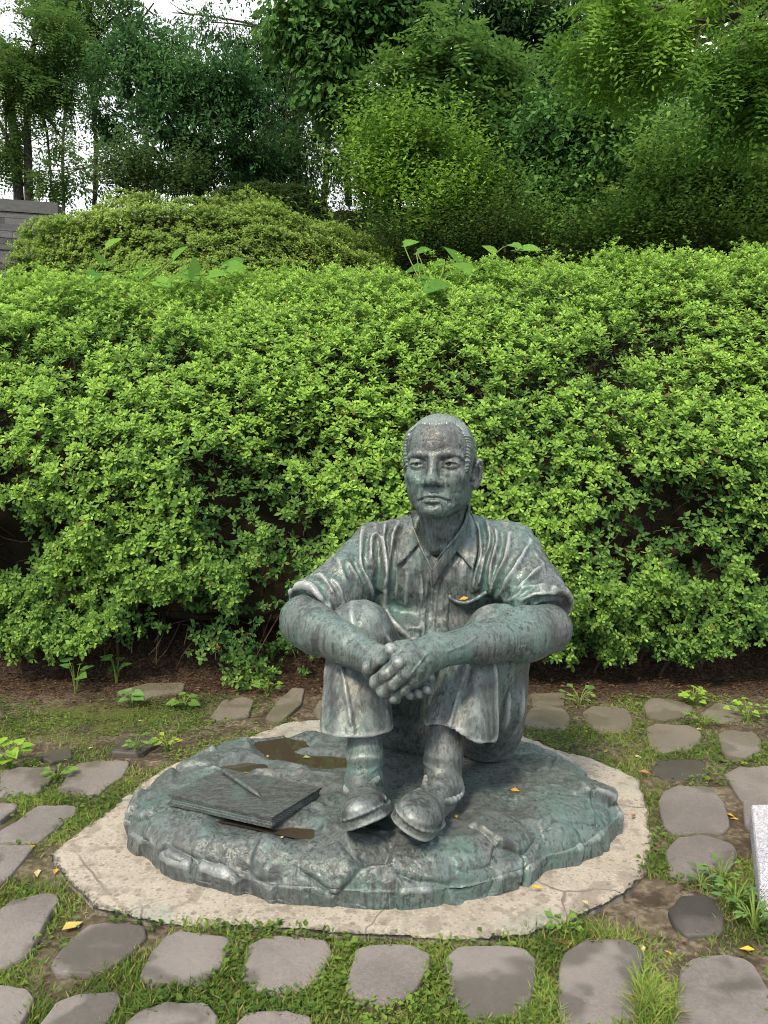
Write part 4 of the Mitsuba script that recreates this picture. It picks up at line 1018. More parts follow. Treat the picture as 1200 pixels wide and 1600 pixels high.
def merge(parts):
    at, vs, fs, cs = 0, [], [], []
    for v, f, c in parts:
        vs.append(v); fs.append(f + at); cs.append(c); at += len(v)
    return np.vstack(vs), np.vstack(fs), np.vstack(cs)
def put_leaves(key, vfc, **said):
    v, f, c = vfc
    put(key, (v, f), 'leaf', smooth=False, color=np.clip(c, 0.003, 0.9), **said)
def mixed(a, b, t):
    return np.asarray(a, float) + (np.asarray(b, float) - np.asarray(a, float)) * np.asarray(t)[:, None]
def rand_dir(n, r):
    return unit(r.normal(size=(n, 3)))

def rosettes(at, axis, n_leaf, size, fresh_lit, r, kind='fold', new=(0.360, 0.590, 0.108), old=(0.052, 0.138, 0.046), spread=0.95):
    """Shoots of whorled leaves: where, which way, how many leaves, leaf length, how young and how lit (0 to 1)."""
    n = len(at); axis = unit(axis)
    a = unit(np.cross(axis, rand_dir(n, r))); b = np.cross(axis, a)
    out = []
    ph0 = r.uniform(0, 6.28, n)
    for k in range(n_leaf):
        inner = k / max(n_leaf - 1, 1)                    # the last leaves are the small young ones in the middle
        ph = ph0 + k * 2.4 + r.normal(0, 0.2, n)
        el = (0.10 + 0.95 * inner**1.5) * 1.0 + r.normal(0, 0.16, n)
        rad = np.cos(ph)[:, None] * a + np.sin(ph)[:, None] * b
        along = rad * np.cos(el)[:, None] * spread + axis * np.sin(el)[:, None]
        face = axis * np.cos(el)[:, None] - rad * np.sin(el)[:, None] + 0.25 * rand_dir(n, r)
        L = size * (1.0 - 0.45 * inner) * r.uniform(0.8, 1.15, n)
        t = np.clip(fresh_lit * (0.35 + 0.75 * inner) + r.normal(0, 0.10, n), 0, 1)
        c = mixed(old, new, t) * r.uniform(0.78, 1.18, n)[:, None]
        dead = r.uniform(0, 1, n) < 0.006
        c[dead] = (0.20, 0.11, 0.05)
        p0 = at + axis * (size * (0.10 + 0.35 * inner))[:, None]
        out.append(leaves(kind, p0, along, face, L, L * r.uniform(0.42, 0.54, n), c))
    return out

# ---------------------------------------------------------------- the azalea hedge behind the statue
PROFILE = np.array([(4.22, 0.03), (4.07, 0.17), (4.00, 0.50), (3.97, 0.80), (4.00, 1.12), (4.13, 1.45), (4.40, 1.80), (4.80, 2.16), (5.25, 2.46), (5.65, 2.66), (6.0, 2.72), (6.35, 2.56), (6.6, 2.2)])
prof_s = np.r_[0, np.cumsum(np.linalg.norm(np.diff(PROFILE, axis=0), axis=1))]
def hedge_surface(x, s, inward=0.0):
    from scipy.interpolate import PchipInterpolator
    f = PchipInterpolator(prof_s, PROFILE)
    p, d = f(s), f.derivative()(s)
    n2 = unit(np.stack([-d[:, 1], d[:, 0]], 1))                # out of the hedge: forward, then up
    P3 = np.stack([x, p[:, 0], p[:, 1]], 1); N3 = np.stack([x * 0, n2[:, 0], n2[:, 1]], 1)
    q = np.stack([x * 1.6, s * 1.6, x * 0], 1)
    lump = (0.30 - 0.16 * np.clip((s - 1.0) / 0.8, 0, 1)) * (meshkit.fbm(q, 3, 3) - 0.5) + 0.20 * (meshkit.fbm(q * 3.3, 3, 5) - 0.5)
    rise = 0.055 * np.clip(x - 0.5, -1.5, 5) * np.clip((s - 1.0) / 2.0, 0, 1)
    P3 = P3 + N3 * (lump - inward)[:, None]
    P3[:, 2] += rise
    P3[:, 1] += 0.14 * np.clip(np.abs(x - 0.1) - 0.9, 0, 2) * np.clip(1 - s / 1.2, 0, 1) * (x < 0)
    return P3, N3
def hole(x, s, seed, k=1.0):
    return meshkit.fbm(np.stack([x * 2.4, s * 2.8, x * 0 + seed], 1), 3, 9) + 0.16 * np.exp(-s / 0.35) - 0.10 * np.clip((s - 1.8) / 1.5, 0, 1)
def hedge_layer(n, inward, size, n_leaf, fresh_lit, r, kind, cut):
    x = r.uniform(-4.9, 5.4, n); s = r.uniform(0.02, prof_s[-1], n) ** 1.0
    keep = np.abs(x) < 2.7 + 0.62 * np.clip(s, 0, 4.3)
    keep &= hole(x, s, 1.0) < cut
    x, s = x[keep], s[keep]
    low = np.clip(1 - s / 0.7, 0, 1) * (0.42 * (meshkit.fbm(np.stack([x * 1.5, x * 0, x * 0 + 4], 1), 2, 8) - 0.34) + 0.14 * (x < -0.9))   # the skirt hangs unevenly
    s = s + low
    P3, N3 = hedge_surface(x, s, inward + r.uniform(-0.035, 0.045, len(x)))
    stray = (r.uniform(0, 1, len(x)) < 0.10) * (inward == 0.0)
    P3 = P3 + (N3 * 0.6 + V(0, 0, 0.6)) * (stray * r.uniform(0.02, 0.09, len(x)))[:, None]
    axis = N3 + V(0, -0.05, 0.45) + 0.45 * rand_dir(len(x), r) + V(0, 0, 0.8) * stray[:, None]
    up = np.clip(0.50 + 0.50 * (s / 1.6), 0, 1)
    t = fresh_lit * up * r.uniform(0.65, 1.2, len(x))
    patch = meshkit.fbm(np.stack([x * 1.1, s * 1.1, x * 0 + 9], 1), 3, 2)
    t = np.clip(t * (0.50 + 1.0 * patch) * (1 + 0.35 * np.clip((s - 1.4) / 1.2, 0, 1)), 0, 1)  # upper shoots paled: light on the sky-facing top painted into leaf colour
    return P3, axis, size * r.uniform(0.8, 1.25, len(x)), t, n_leaf, kind
hedge_parts, near_shoots = [], []
for n, inward, size, nl, fresh_lit, kind, cut in ((34000, 0.00, 0.040, 8, 1.0, 'round', 0.62), (26000, 0.07, 0.042, 7, 0.55, 'flat', 0.70), (17000, 0.16, 0.045, 6, 0.25, 'flat', 0.80)):
    P3, axis, size, t, nl, kind = hedge_layer(n, inward, size, nl, fresh_lit, rng, kind, cut)
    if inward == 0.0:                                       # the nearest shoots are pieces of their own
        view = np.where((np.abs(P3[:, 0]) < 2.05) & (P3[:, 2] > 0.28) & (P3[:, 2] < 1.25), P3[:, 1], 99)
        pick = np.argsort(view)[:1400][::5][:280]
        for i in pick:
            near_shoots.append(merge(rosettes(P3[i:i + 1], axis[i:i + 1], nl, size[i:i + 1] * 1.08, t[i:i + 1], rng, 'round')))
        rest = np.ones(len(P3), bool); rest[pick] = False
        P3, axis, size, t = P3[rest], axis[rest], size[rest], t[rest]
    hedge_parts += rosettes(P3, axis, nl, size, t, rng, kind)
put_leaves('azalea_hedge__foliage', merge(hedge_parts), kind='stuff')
for m in near_shoots:
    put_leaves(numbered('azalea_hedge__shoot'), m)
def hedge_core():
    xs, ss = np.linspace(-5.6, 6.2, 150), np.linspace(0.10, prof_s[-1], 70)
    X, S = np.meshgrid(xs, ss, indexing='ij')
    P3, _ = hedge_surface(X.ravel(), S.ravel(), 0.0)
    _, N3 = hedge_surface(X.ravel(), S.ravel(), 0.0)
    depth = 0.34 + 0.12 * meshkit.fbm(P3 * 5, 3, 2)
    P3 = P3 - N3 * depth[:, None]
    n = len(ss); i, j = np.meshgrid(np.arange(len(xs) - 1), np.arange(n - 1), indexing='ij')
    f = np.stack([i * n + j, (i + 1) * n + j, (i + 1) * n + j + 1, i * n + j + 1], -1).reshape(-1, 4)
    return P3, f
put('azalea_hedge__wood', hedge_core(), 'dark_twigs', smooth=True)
def twigs(n, r):
    out = []
    x = r.uniform(-3.4, 3.6, n); s = r.uniform(0.0, 3.0, n) ** 1.0
    a, na = hedge_surface(x, s, 0.38); b, nb = hedge_surface(x + r.normal(0, 0.10, n), s + r.normal(0.08, 0.08, n), 0.05)
    for i in range(n):
        m = (a[i] + b[i]) / 2 + r.normal(0, 0.03, 3)
        out.append(tube(bend([a[i], m, b[i]], 5), np.linspace(0.006, 0.002, 5) * r.uniform(0.6, 1.2), 4))
    for k in range(26):                                     # stems that stand in the soil
        x0, y0 = r.uniform(-2.6, 2.8), r.uniform(4.35, 4.65)
        p = V(x0, y0, bank(x0, y0) - 0.03)
        out.append(tube(bend([p, p + V(r.normal(0, 0.06), -0.05, 0.25), p + V(r.normal(0, 0.22), -0.22, 0.62)], 7), np.linspace(0.012, 0.004, 7), 5))
    return join(out)
put('azalea_hedge__branches', twigs(1300, rng), 'twig', smooth=True, kind='stuff')
note('azalea_hedge', 'long clipped azalea hedge with bright green leaves right behind the bronze man', 'hedge')

# ---------------------------------------------------------------- shrubs and trees on the bank
def in_blobs(blobs, n, r, shell=0.45, gap=0.52, scale=1.2):
    """Points through the volume of several ellipsoids, more of them near the outside, in clumps with gaps."""
    c = np.array([b[0] for b in blobs], float); R = np.array([b[1] for b in blobs], float)
    w = np.prod(R, 1)**0.8; k = r.choice(len(blobs), n, p=w / w.sum())
    d = rand_dir(n, r); u = r.uniform(0, 1, n)**shell
    bumpy = 0.55 + 0.95 * meshkit.fbm(d * 1.7 + c[k] * 3.1, 3, 17)
    p = c[k] + d * R[k] * (u * bumpy * 1.06)[:, None] * (1 + 0.25 * r.normal(size=n) * (u > 0.8))[:, None]
    keep = meshkit.fbm(p * scale, 3, 14) < gap
    return p[keep], d[keep]
def clump_tone(p, k=0.9, seed=3):
    return np.clip(2.2 * (meshkit.fbm(p * k, 3, seed) - 0.28), 0, 1)
def broad_sprays(p, d, m, size, r, a, b, droop=0.5, kind='flat', ratio=0.5):
    out = []
    tone = np.clip(0.75 * clump_tone(p) + 0.25 * r.uniform(0, 1, len(p)), 0, 1)
    main = unit(d * V(1, 1, 0.5) + 0.6 * rand_dir(len(p), r) + V(0, 0, -0.2))
    for k in range(m):
        al = unit(main + 1.0 * rand_dir(len(p), r) + V(0, 0, -droop))
        face = unit(V(0, -0.15, 1) + 0.55 * rand_dir(len(p), r) + 0.3 * d)
        at = p + main * (size * 0.9 * (k / m - 0.3)) * 2 + size * 0.4 * r.normal(size=p.shape)
        L = size * r.uniform(0.6, 1.15, len(p))
        c = mixed(a, b, np.clip(tone + r.normal(0, 0.12, len(p)), 0, 1)) * r.uniform(0.8, 1.2, len(p))[:, None]
        out.append(leaves(kind, at, al, face, L, L * ratio, c))
    return out
def pinnate_sprays(p, d, pairs, size, r, a, b, droop=0.55):
    """Compound leaves: leaflets in pairs along a drooping stalk."""
    out = []; n = len(p)
    tone = np.clip(0.7 * clump_tone(p) + 0.3 * r.uniform(0, 1, n), 0, 1)
    main = unit(d * V(1, 1, 0.3) + 0.8 * rand_dir(n, r) + V(0, 0, -droop))
    side = unit(np.cross(main, V(0, 0, 1) + 0.35 * rand_dir(n, r))); face = np.cross(side, main)
    c = mixed(a, b, tone)
    for k in range(pairs + 1):
        t = k / pairs
        at = p + main * (size * 1.0 * k)[:, None] * 0.62 if np.ndim(size) else p + main * size * 0.62 * k + V(0, 0, -0.22 * size * k * t)
        for s in ((-1, 1) if k < pairs else (0,)):
            al = unit(side * s * 1.0 + main * (0.45 if s else 1.0) + 0.12 * rand_dir(n, r))
            L = size * r.uniform(0.85, 1.1, n) * (1 - 0.25 * abs(t - 0.45))
            out.append(leaves('flat', at, al, face + 0.25 * rand_dir(n, r), L, L * 0.46, c * r.uniform(0.85, 1.15, n)[:, None]))
    return out
def wood(lines, r, sides=6):
    return join([tube(bend(np.array(q), 10), np.linspace(a, b, 10), sides) for q, a, b in lines])
def limbs_to(blobs, root, r, rad, extra=3):
    """Limbs from a fork to every clump, and twigs inside it."""
    out = []
    for c, R in blobs:
        c, R = V(c), V(R)
        mid = (V(root) + c) / 2 + V(r.normal(0, 0.12), r.normal(0, 0.12), 0.12)
        out.append(([V(root), mid, c], rad, rad * 0.35))
        for _ in range(extra):
            e = c + rand_dir(1, r)[0] * R * 0.85
            out.append(([c * 0.7 + mid * 0.3, (c + e) / 2 + rand_dir(1, r)[0] * 0.08, e], rad * 0.4, rad * 0.10))
    return out
def tree(name, trunks, blobs, sprays, label, group=None, cat='tree', fork=None, rad=0.06, bark='bark', seed=1):
    r = np.random.default_rng(seed)
    key = numbered(name)
    note(key, label, cat, group)
    if trunks:
        for t in trunks:
            put(numbered(key + '__trunk'), wood([t], r, 9), bark, smooth=True)
    if fork is not None:
        put(key + '__limbs', wood(limbs_to(blobs, fork, r, rad), r, 5), bark, smooth=True)
    put_leaves(key + '__crown', merge(sprays(r)), kind='stuff')
    return key

DARK, MID, LIGHT, LIME = (0.032, 0.078, 0.025), (0.075, 0.170, 0.042), (0.150, 0.300, 0.060), (0.280, 0.460, 0.080)

# second azalea, left, higher on the bank
def mound(name, c, R, n, size, a, b, label, seed, cat, lumpy=0.22, kind='flat', boxy=0.35):
    r = np.random.default_rng(seed)
    key = numbered(name)
    parts = []
    for k, (inn, m, cnt) in enumerate(((0.0, 7, n), (0.07, 5, int(n * 0.7)))):
        d = rand_dir(cnt, r); d[:, 2] = np.abs(d[:, 2]) * 1.0 - 0.15; d[:, 1] -= 0.25; d = unit(d)
        sq = d * (np.abs(d).max(1, keepdims=True) ** -boxy)
        lump = 1 + lumpy * (meshkit.fbm(d * 3.2, 3, seed) - 0.5) + lumpy * 0.5 * (meshkit.fbm(d * 9, 2, seed + 1) - 0.5)
        p = V(c) + sq * V(R) * lump[:, None] - d * (inn + r.uniform(-0.03, 0.05, cnt))[:, None]
        keep = meshkit.fbm(p * 2.4, 3, 6) < 0.66
        p, d = p[keep], d[keep]
        t = np.clip((1.0 - 0.5 * k) * (0.25 + 1.3 * (meshkit.fbm(p * 1.4, 3, 4) - 0.2)), 0, 1)
        parts += rosettes(p, d + V(0, 0, 0.5) + 0.4 * rand_dir(len(p), r), m, size * r.uniform(0.8, 1.25, len(p)), t, r, kind, b, a)
    put_leaves(key + '__foliage', merge(parts), kind='stuff')
    s = trimesh.creation.icosphere(3); v = s.vertices * np.maximum(np.abs(s.vertices).max(1, keepdims=True), 0.1) ** -boxy
    v = v * (V(R) * 0.84) * (1 + lumpy * (meshkit.fbm(s.vertices * 3.2, 3, seed) - 0.5))[:, None] + V(c)
    put(key + '__wood', (v, s.faces), 'dark_twigs', smooth=True)
    note(key, label, cat)
mound('azalea_mound', (-2.12, 8.85, 3.05), (2.30, 0.95, 1.26), 17000, 0.044, (0.085, 0.170, 0.048), (0.390, 0.550, 0.120), 'rounded azalea mound with pale green tips above the left end of the hedge', 31, 'shrub', lumpy=0.36, kind='round', boxy=0.16)
mound('trimmed_bush', (-1.80, 12.0, 5.20), (0.95, 0.5, 0.52), 5200, 0.045, (0.026, 0.060, 0.022), (0.090, 0.150, 0.045), 'dark low clipped bush on the bare slope beyond the azalea mound', 33, 'shrub')

# loose shrubs on the right half of the bank
def upright(blobs, n, size, a, b, r, up=1.0, m=9, step=0.06, kind='fold', ratio=0.58, gap=0.52):
    """Wands that grow up and out, with leaves all along them."""
    p, d = in_blobs(blobs, n, r, 0.5, gap, 2.3)
    out = []
    main = unit(d * V(0.6, 0.6, 0.2) + V(0, 0, up) + 0.45 * rand_dir(len(p), r))
    tone = np.clip(0.7 * clump_tone(p, 1.4) + 0.3 * r.uniform(0, 1, len(p)), 0, 1)
    for k in range(m):
        al = unit(rand_dir(len(p), r) * V(1, 1, 0.4) + 0.4 * main + V(0, 0, -0.15))
        L = size * r.uniform(0.7, 1.2, len(p)) * (1 - 0.35 * k / m)
        c = mixed(a, b, np.clip(tone + 0.04 * k + r.normal(0, 0.1, len(p)), 0, 1)) * r.uniform(0.8, 1.2, len(p))[:, None]
        out.append(leaves(kind, p + main * step * k, al, unit(V(0, -0.2, 1) + 0.35 * rand_dir(len(p), r)), L, L * ratio, c))
    return out
def shrub(name, blobs, sprays, label, seed, root):
    tree(name, [], blobs, sprays, label, cat='shrub', fork=root, rad=0.025, bark='bark', seed=seed)

S1 = [((-0.3281, 9.9, 5.0345), (0.374, 0.5, 0.458)), ((0.1623, 9.8, 5.1388), (0.453, 0.6, 0.494)), ((0.7234, 9.7, 4.955), (0.448, 0.6, 0.489)), ((0.0, 9.5, 4.409), (0.479, 0.5, 0.479)), ((0.7098, 9.5, 4.3311), (0.559, 0.5, 0.479)), ((1.1268, 9.7, 4.5582), (0.326, 0.4, 0.489))]
shrub('light_shrub', S1, lambda r: upright(S1, 3200, 0.088, MID, (0.29, 0.49, 0.075), r, 1.0) + upright(S1, 2200, 0.06, DARK, MID, r, 0.6), 'feathery yellow-green shrub in the middle of the bank above the hedge', 41, (0.25, 9.9, 3.5))
S2 = [((2.1319, 10.3, 5.4457), (0.519, 0.6, 0.649)), ((2.7829, 10.2, 5.819), (0.643, 0.6, 0.557)), ((3.1478, 10.0, 5.1559), (0.504, 0.6, 0.504)), ((2.1364, 9.9, 4.5484), (0.582, 0.6, 0.582)), ((2.6842, 9.8, 4.5135), (0.494, 0.5, 0.576)), ((1.6918, 10.2, 4.9035), (0.386, 0.5, 0.686))]
def s2(r):
    p, d = in_blobs(S2, 3800, r, 0.4, 0.58, 1.3)
    q, e = in_blobs(S2, 3000, r, 0.4, 0.58, 1.3)
    return broad_sprays(p, d, 6, 0.105, r, (0.055, 0.137, 0.042), (0.182, 0.364, 0.091), 0.5, 'flat', 0.62) + upright(S2, 1500, 0.06, DARK, MID, r, 0.3) + broad_sprays(q, e, 3, 0.07, r, (0.026, 0.068, 0.023), (0.078, 0.182, 0.046), 0.4)
shrub('climber_shrub', S2, s2, 'tall dark shrub smothered in climbing leaves right of the yellow-green shrub', 42, (2.3, 10.2, 3.8))
S3 = [((3.3561, 9.2, 4.6059), (0.464, 0.5, 0.425)), ((3.8779, 9.0, 4.6768), (0.492, 0.5, 0.454)), ((4.4024, 9.0, 4.5297), (0.454, 0.5, 0.492)), ((3.399, 8.9, 4.1271), (0.524, 0.4, 0.337)), ((4.0189, 8.8, 4.057), (0.518, 0.4, 0.296)), ((3.0553, 9.2, 4.2291), (0.309, 0.4, 0.387))]
shrub('meadow_shrub', S3, lambda r: upright(S3, 2400, 0.105, (0.078, 0.176, 0.046), (0.286, 0.468, 0.104), r, 0.9) + upright(S3, 900, 0.16, MID, (0.195, 0.312, 0.091), r, 1.4, 4, 0.05, 'blade', 0.10) + upright(S3, 1800, 0.06, DARK, MID, r, 0.5), 'mixed green shrub with grassy blades at the right edge above the hedge', 43, (3.8, 9.1, 3.4))
S4 = [((-0.3521, 10.6, 4.6183), (0.356, 0.4, 0.356)), ((0.3059, 9.2, 3.8891), (0.464, 0.4, 0.232)), ((1.2102, 9.1, 3.8962), (0.535, 0.4, 0.268)), ((2.0715, 8.9, 3.7981), (0.524, 0.4, 0.224))]
shrub('low_shrub', S4, lambda r: upright(S4, 1700, 0.05, DARK, MID, r, 0.5) + upright(S4, 700, 0.05, (0.05, 0.06, 0.025), (0.10, 0.13, 0.04), r, 0.5), 'low dark undergrowth shrub at the foot of the yellow-green shrub', 44, (0.6, 9.4, 3.3))
S6 = [((3.686, 8.7, 3.9019), (0.804, 0.4, 0.205)), ((2.9577, 8.9, 3.9444), (0.598, 0.4, 0.209)), ((3.2162, 8.6, 3.7779), (0.506, 0.35, 0.159)), ((3.9092, 8.4, 3.7156), (0.494, 0.35, 0.155)), ((2.6328, 8.8, 3.8402), (0.518, 0.4, 0.185)), ((4.4969, 8.6, 4.0956), (0.361, 0.4, 0.434)), ((1.4836, 9.4, 4.1428), (0.474, 0.4, 0.316))]
shrub('creeper_shrub', S6, lambda r: upright(S6, 3000, 0.070, DARK, (0.228, 0.408, 0.084), r, 0.5, 8, gap=0.64), 'low creeping shrub on the soil just above the right end of the hedge', 46, (3.2, 8.8, 3.2))
S7 = [((1.6327, 11.6, 5.9942), (0.585, 0.5, 0.682)), ((0.9764, 11.8, 6.271), (0.595, 0.5, 0.595)), ((3.8007, 11.2, 5.9168), (0.565, 0.5, 0.659)), ((4.4683, 10.8, 5.8328), (0.635, 0.5, 0.545)), ((5.0773, 10.4, 5.6575), (0.612, 0.5, 0.612))]
shrub('thicket_shrub', S7, lambda r: upright(S7, 2600, 0.135, (0.039, 0.104, 0.034), (0.195, 0.377, 0.091), r, 0.3, 9), 'deep green thicket filling the bank behind the mixed shrubs', 47, (3.4, 11.2, 4.4))
S5 = [((-3.7195, 12.3, 6.0386), (0.62, 0.5, 0.413)), ((-4.1459, 12.2, 5.8489), (0.41, 0.4, 0.308)), ((-3.1861, 12.4, 5.9267), (0.417, 0.4, 0.313))]
shrub('grey_shrub', S5, lambda r: upright(S5, 1500, 0.085, (0.05, 0.10, 0.04), (0.13, 0.23, 0.08), r, 0.6, 8), 'grey-green bush below the dark glossy tree, behind the azalea mound', 45, (-3.7, 12.4, 5.3))

# trees
def bark_line(pts, Y, a, b):
    return ([V(p) for p in pts], a, b)
T1 = [((-5.8703, 13.2, 8.7042), (0.832, 0.8, 0.61)), ((-6.2217, 13.0, 7.8531), (0.601, 0.7, 0.546)), ((-5.6423, 13.4, 7.8437), (0.45, 0.6, 0.45)), ((-5.5424, 13.4, 7.0813), (0.394, 0.5, 0.338)), ((-6.4442, 13.2, 6.8845), (0.277, 0.4, 0.499)), ((-5.7746, 13.4, 6.3707), (0.338, 0.4, 0.248))]
def t1(r):
    p, d = in_blobs(T1, 4200, r, 0.5, 0.56, 1.1)
    return pinnate_sprays(p, d, 5, 0.075, r, (0.060, 0.135, 0.038), (0.170, 0.300, 0.075))
tree('slender_tree', [([(-6.3851, 13.5, 5.913), (-6.4155, 13.5, 6.7959), (-6.5128, 13.5, 7.6748), (-6.6708, 13.5, 8.8771)], 0.09, 0.05), ([(-6.1599, 13.4, 5.8773), (-6.1683, 13.4, 6.7537), (-6.1759, 13.4, 7.6805), (-5.9559, 13.4, 9.0357)], 0.08, 0.04), ([(-6.3332, 13.5, 6.3549), (-6.5879, 13.5, 7.1809), (-6.76, 13.5, 7.5652)], 0.05, 0.03)], T1, t1,
     'slender twin-stemmed tree with airy leaves behind the grey wall', fork=(-6.1512, 13.4, 7.8437), rad=0.035, seed=51)
T2 = [((-4.2554, 12.9, 8.0101), (0.65, 0.7, 0.542)), ((-3.3808, 12.8, 7.6455), (0.753, 0.8, 0.645)), ((-2.5561, 12.9, 7.592), (0.65, 0.7, 0.65)), ((-3.646, 12.6, 6.9293), (0.741, 0.6, 0.476)), ((-2.7315, 12.7, 6.7689), (0.694, 0.6, 0.48)), ((-4.548, 12.8, 7.23), (0.43, 0.5, 0.484)), ((-2.1514, 13.0, 6.7969), (0.437, 0.5, 0.546)), ((-3.287, 12.8, 6.2916), (0.645, 0.4, 0.269)), ((-3.9613, 13.0, 8.589), (0.655, 0.6, 0.492))]
def t2(r):
    p, d = in_blobs(T2, 5200, r, 0.45, 0.50, 1.0)
    return broad_sprays(p, d, 7, 0.105, r, (0.039, 0.104, 0.039), (0.111, 0.240, 0.085), 0.45, 'fold', 0.42)
tree('glossy_tree', [([(-2.9964, 12.8, 5.506), (-3.0873, 12.8, 6.0824), (-3.052, 12.8, 6.5005), (-2.8577, 12.8, 6.9698), (-2.6948, 12.8, 7.5417)], 0.11, 0.05), ([(-3.0633, 12.8, 6.417), (-3.2185, 12.8, 6.8656), (-3.4893, 12.8, 7.3339)], 0.07, 0.035)], T2, t2, 'dark glossy-leaved tree with a forked stem behind the azalea mound', fork=(-2.9872, 12.8, 6.6571), rad=0.04, seed=52)
T3 = [((-0.7249, 14.6, 7.498), (0.613, 0.6, 0.613)), ((-1.346, 14.8, 7.9471), (0.622, 0.6, 0.746)), ((-1.7883, 14.4, 7.1756), (0.726, 0.6, 0.484)), ((-2.505, 14.4, 6.9405), (0.605, 0.5, 0.363)), ((-0.4954, 15.0, 8.6489), (0.63, 0.7, 0.756)), ((-2.4411, 14.8, 9.0279), (0.622, 0.7, 0.746)), ((-2.2236, 15.0, 9.7412), (0.756, 0.9, 0.756)), ((-3.2442, 14.6, 9.8052), (0.736, 0.8, 0.491)), ((-1.6301, 15.2, 9.1191), (0.639, 0.8, 0.766)), ((-2.0366, 15.4, 8.3499), (0.582, 0.6, 0.518)), ((-1.1592, 15.6, 8.9508), (0.524, 0.7, 0.655)), ((-3.9635, 14.6, 9.9816), (0.552, 0.6, 0.307)), ((-1.2824, 15.5, 7.9556), (0.782, 0.5, 0.326))]
def t3(r):
    p, d = in_blobs(T3, 8500, r, 0.5, 0.53, 0.9)
    return broad_sprays(p, d, 7, 0.10, r, (0.029, 0.072, 0.026), (0.078, 0.163, 0.049), 0.8, 'flat', 0.35)
tree('dark_tree', [([(-1.7506, 15.4, 6.5903), (-1.733, 15.4, 7.8486), (-1.7776, 15.4, 9.4739), (-1.7444, 15.4, 11.4582)], 0.09, 0.06), ([(-1.2294, 15.6, 6.7894), (-1.1356, 15.6, 8.0633), (-1.2093, 15.6, 9.4564), (-1.0244, 15.6, 11.5927)], 0.07, 0.05), ([(-0.6935, 15.2, 6.6435), (-0.7414, 15.2, 8.1322), (-0.6012, 15.2, 9.6109), (-0.4991, 15.2, 11.3237)], 0.07, 0.05), ([(-2.3867, 15.3, 6.5547), (-2.2807, 15.3, 7.4305), (-2.0234, 15.3, 8.3029)], 0.05, 0.03)], T3, t3,
     'tall dark tree with several bare stems on the crest, left of the middle', fork=(-1.7502, 15.4, 9.9716), rad=0.03, seed=53)
T4 = [((-1.1984, 11.2, 7.7328), (0.518, 0.6, 0.471)), ((-0.5435, 11.0, 7.4369), (0.555, 0.6, 0.555)), ((0.0, 11.0, 7.703), (0.555, 0.6, 0.416)), ((-0.7261, 11.0, 6.8142), (0.416, 0.5, 0.416)), ((-0.3668, 11.1, 6.506), (0.28, 0.4, 0.326)), ((-0.368, 11.2, 8.3636), (0.941, 0.7, 0.376)), ((0.5578, 11.3, 7.9741), (0.475, 0.5, 0.38))]
def t4(r):
    p, d = in_blobs(T4, 2600, r, 0.42, 0.56, 1.0)
    return broad_sprays(p, d, 6, 0.155, r, (0.052, 0.132, 0.041), (0.121, 0.253, 0.069), 0.9, 'fold', 0.55)
tree('broad_leaf_tree', [([(0.9791, 11.8, 5.3069), (0.8783, 11.8, 6.4632), (0.4862, 11.8, 7.7072), (0.0, 11.8, 9.2259)], 0.12, 0.08)], T4, t4, 'tree with large drooping leaves at the top, left of the middle', fork=(0.3852, 11.7, 8.0289), rad=0.05, seed=54)
T5 = [((0.3565, 10.8, 6.7103), (0.499, 0.6, 0.363)), ((0.9797, 10.8, 6.8852), (0.545, 0.6, 0.408)), ((1.543, 11.0, 6.8142), (0.416, 0.5, 0.462)), ((0.4422, 10.7, 6.1373), (0.539, 0.5, 0.315)), ((1.0613, 10.7, 6.1373), (0.584, 0.5, 0.405)), ((0.0, 10.9, 6.4528), (0.321, 0.4, 0.321)), ((0.7249, 11.0, 7.3481), (0.462, 0.5, 0.277))]
def t5(r):
    p, d = in_blobs(T5, 3000, r, 0.42, 0.58, 1.1)
    return pinnate_sprays(p, d, 5, 0.112, r, (0.055, 0.135, 0.038), (0.185, 0.340, 0.080), 0.35)
tree('locust_tree', [([(1.4167, 11.0, 4.5704), (1.3494, 11.0, 5.3818), (1.2277, 11.0, 6.1891), (1.0435, 11.0, 6.9033)], 0.07, 0.035)], T5, t5, 'locust tree with layered feathery leaves above the yellow-green shrub', fork=(1.2552, 11.0, 6.1443), rad=0.03, seed=55)
T6 = [((2.6668, 16.2, 10.6938), (0.953, 1.0, 0.817)), ((3.7818, 16.4, 10.5477), (0.827, 1.0, 0.965)), ((2.9409, 16.2, 9.5154), (0.817, 0.8, 0.681)), ((1.9129, 16.6, 10.9307), (0.837, 0.9, 0.837)), ((1.907, 14.4, 7.293), (0.726, 0.9, 0.726)), ((1.1922, 14.4, 7.1756), (0.726, 0.9, 0.605)), ((0.2449, 14.8, 7.7062), (0.746, 0.9, 0.622)), ((2.5795, 15.6, 8.3172), (0.59, 0.8, 0.787)), ((3.2325, 16.4, 11.8677), (1.654, 1.0, 0.689))]
def t6(r):
    p, d = in_blobs(T6, 4800, r, 0.55, 0.56, 0.8)
    return broad_sprays(p, d, 7, 0.15, r, (0.014, 0.040, 0.016), (0.060, 0.125, 0.040), 0.5, 'flat', 0.4)
tree('shady_tree', [([(3.3813, 16.3, 6.9112), (3.3825, 16.3, 8.6411), (3.3847, 16.3, 10.2268), (3.4223, 16.3, 12.4553)], 0.17, 0.13), ([(2.4395, 16.8, 7.0895), (2.3612, 16.8, 8.8724), (2.2734, 16.8, 12.8036)], 0.10, 0.08), ([(3.9928, 17.2, 7.6545), (4.033, 17.2, 9.756), (3.9498, 17.2, 13.0823)], 0.10, 0.08)], T6, t6, 'shady dark tree with a straight trunk behind the locust', fork=(3.3828, 16.3, 10.4901), rad=0.06, seed=56)
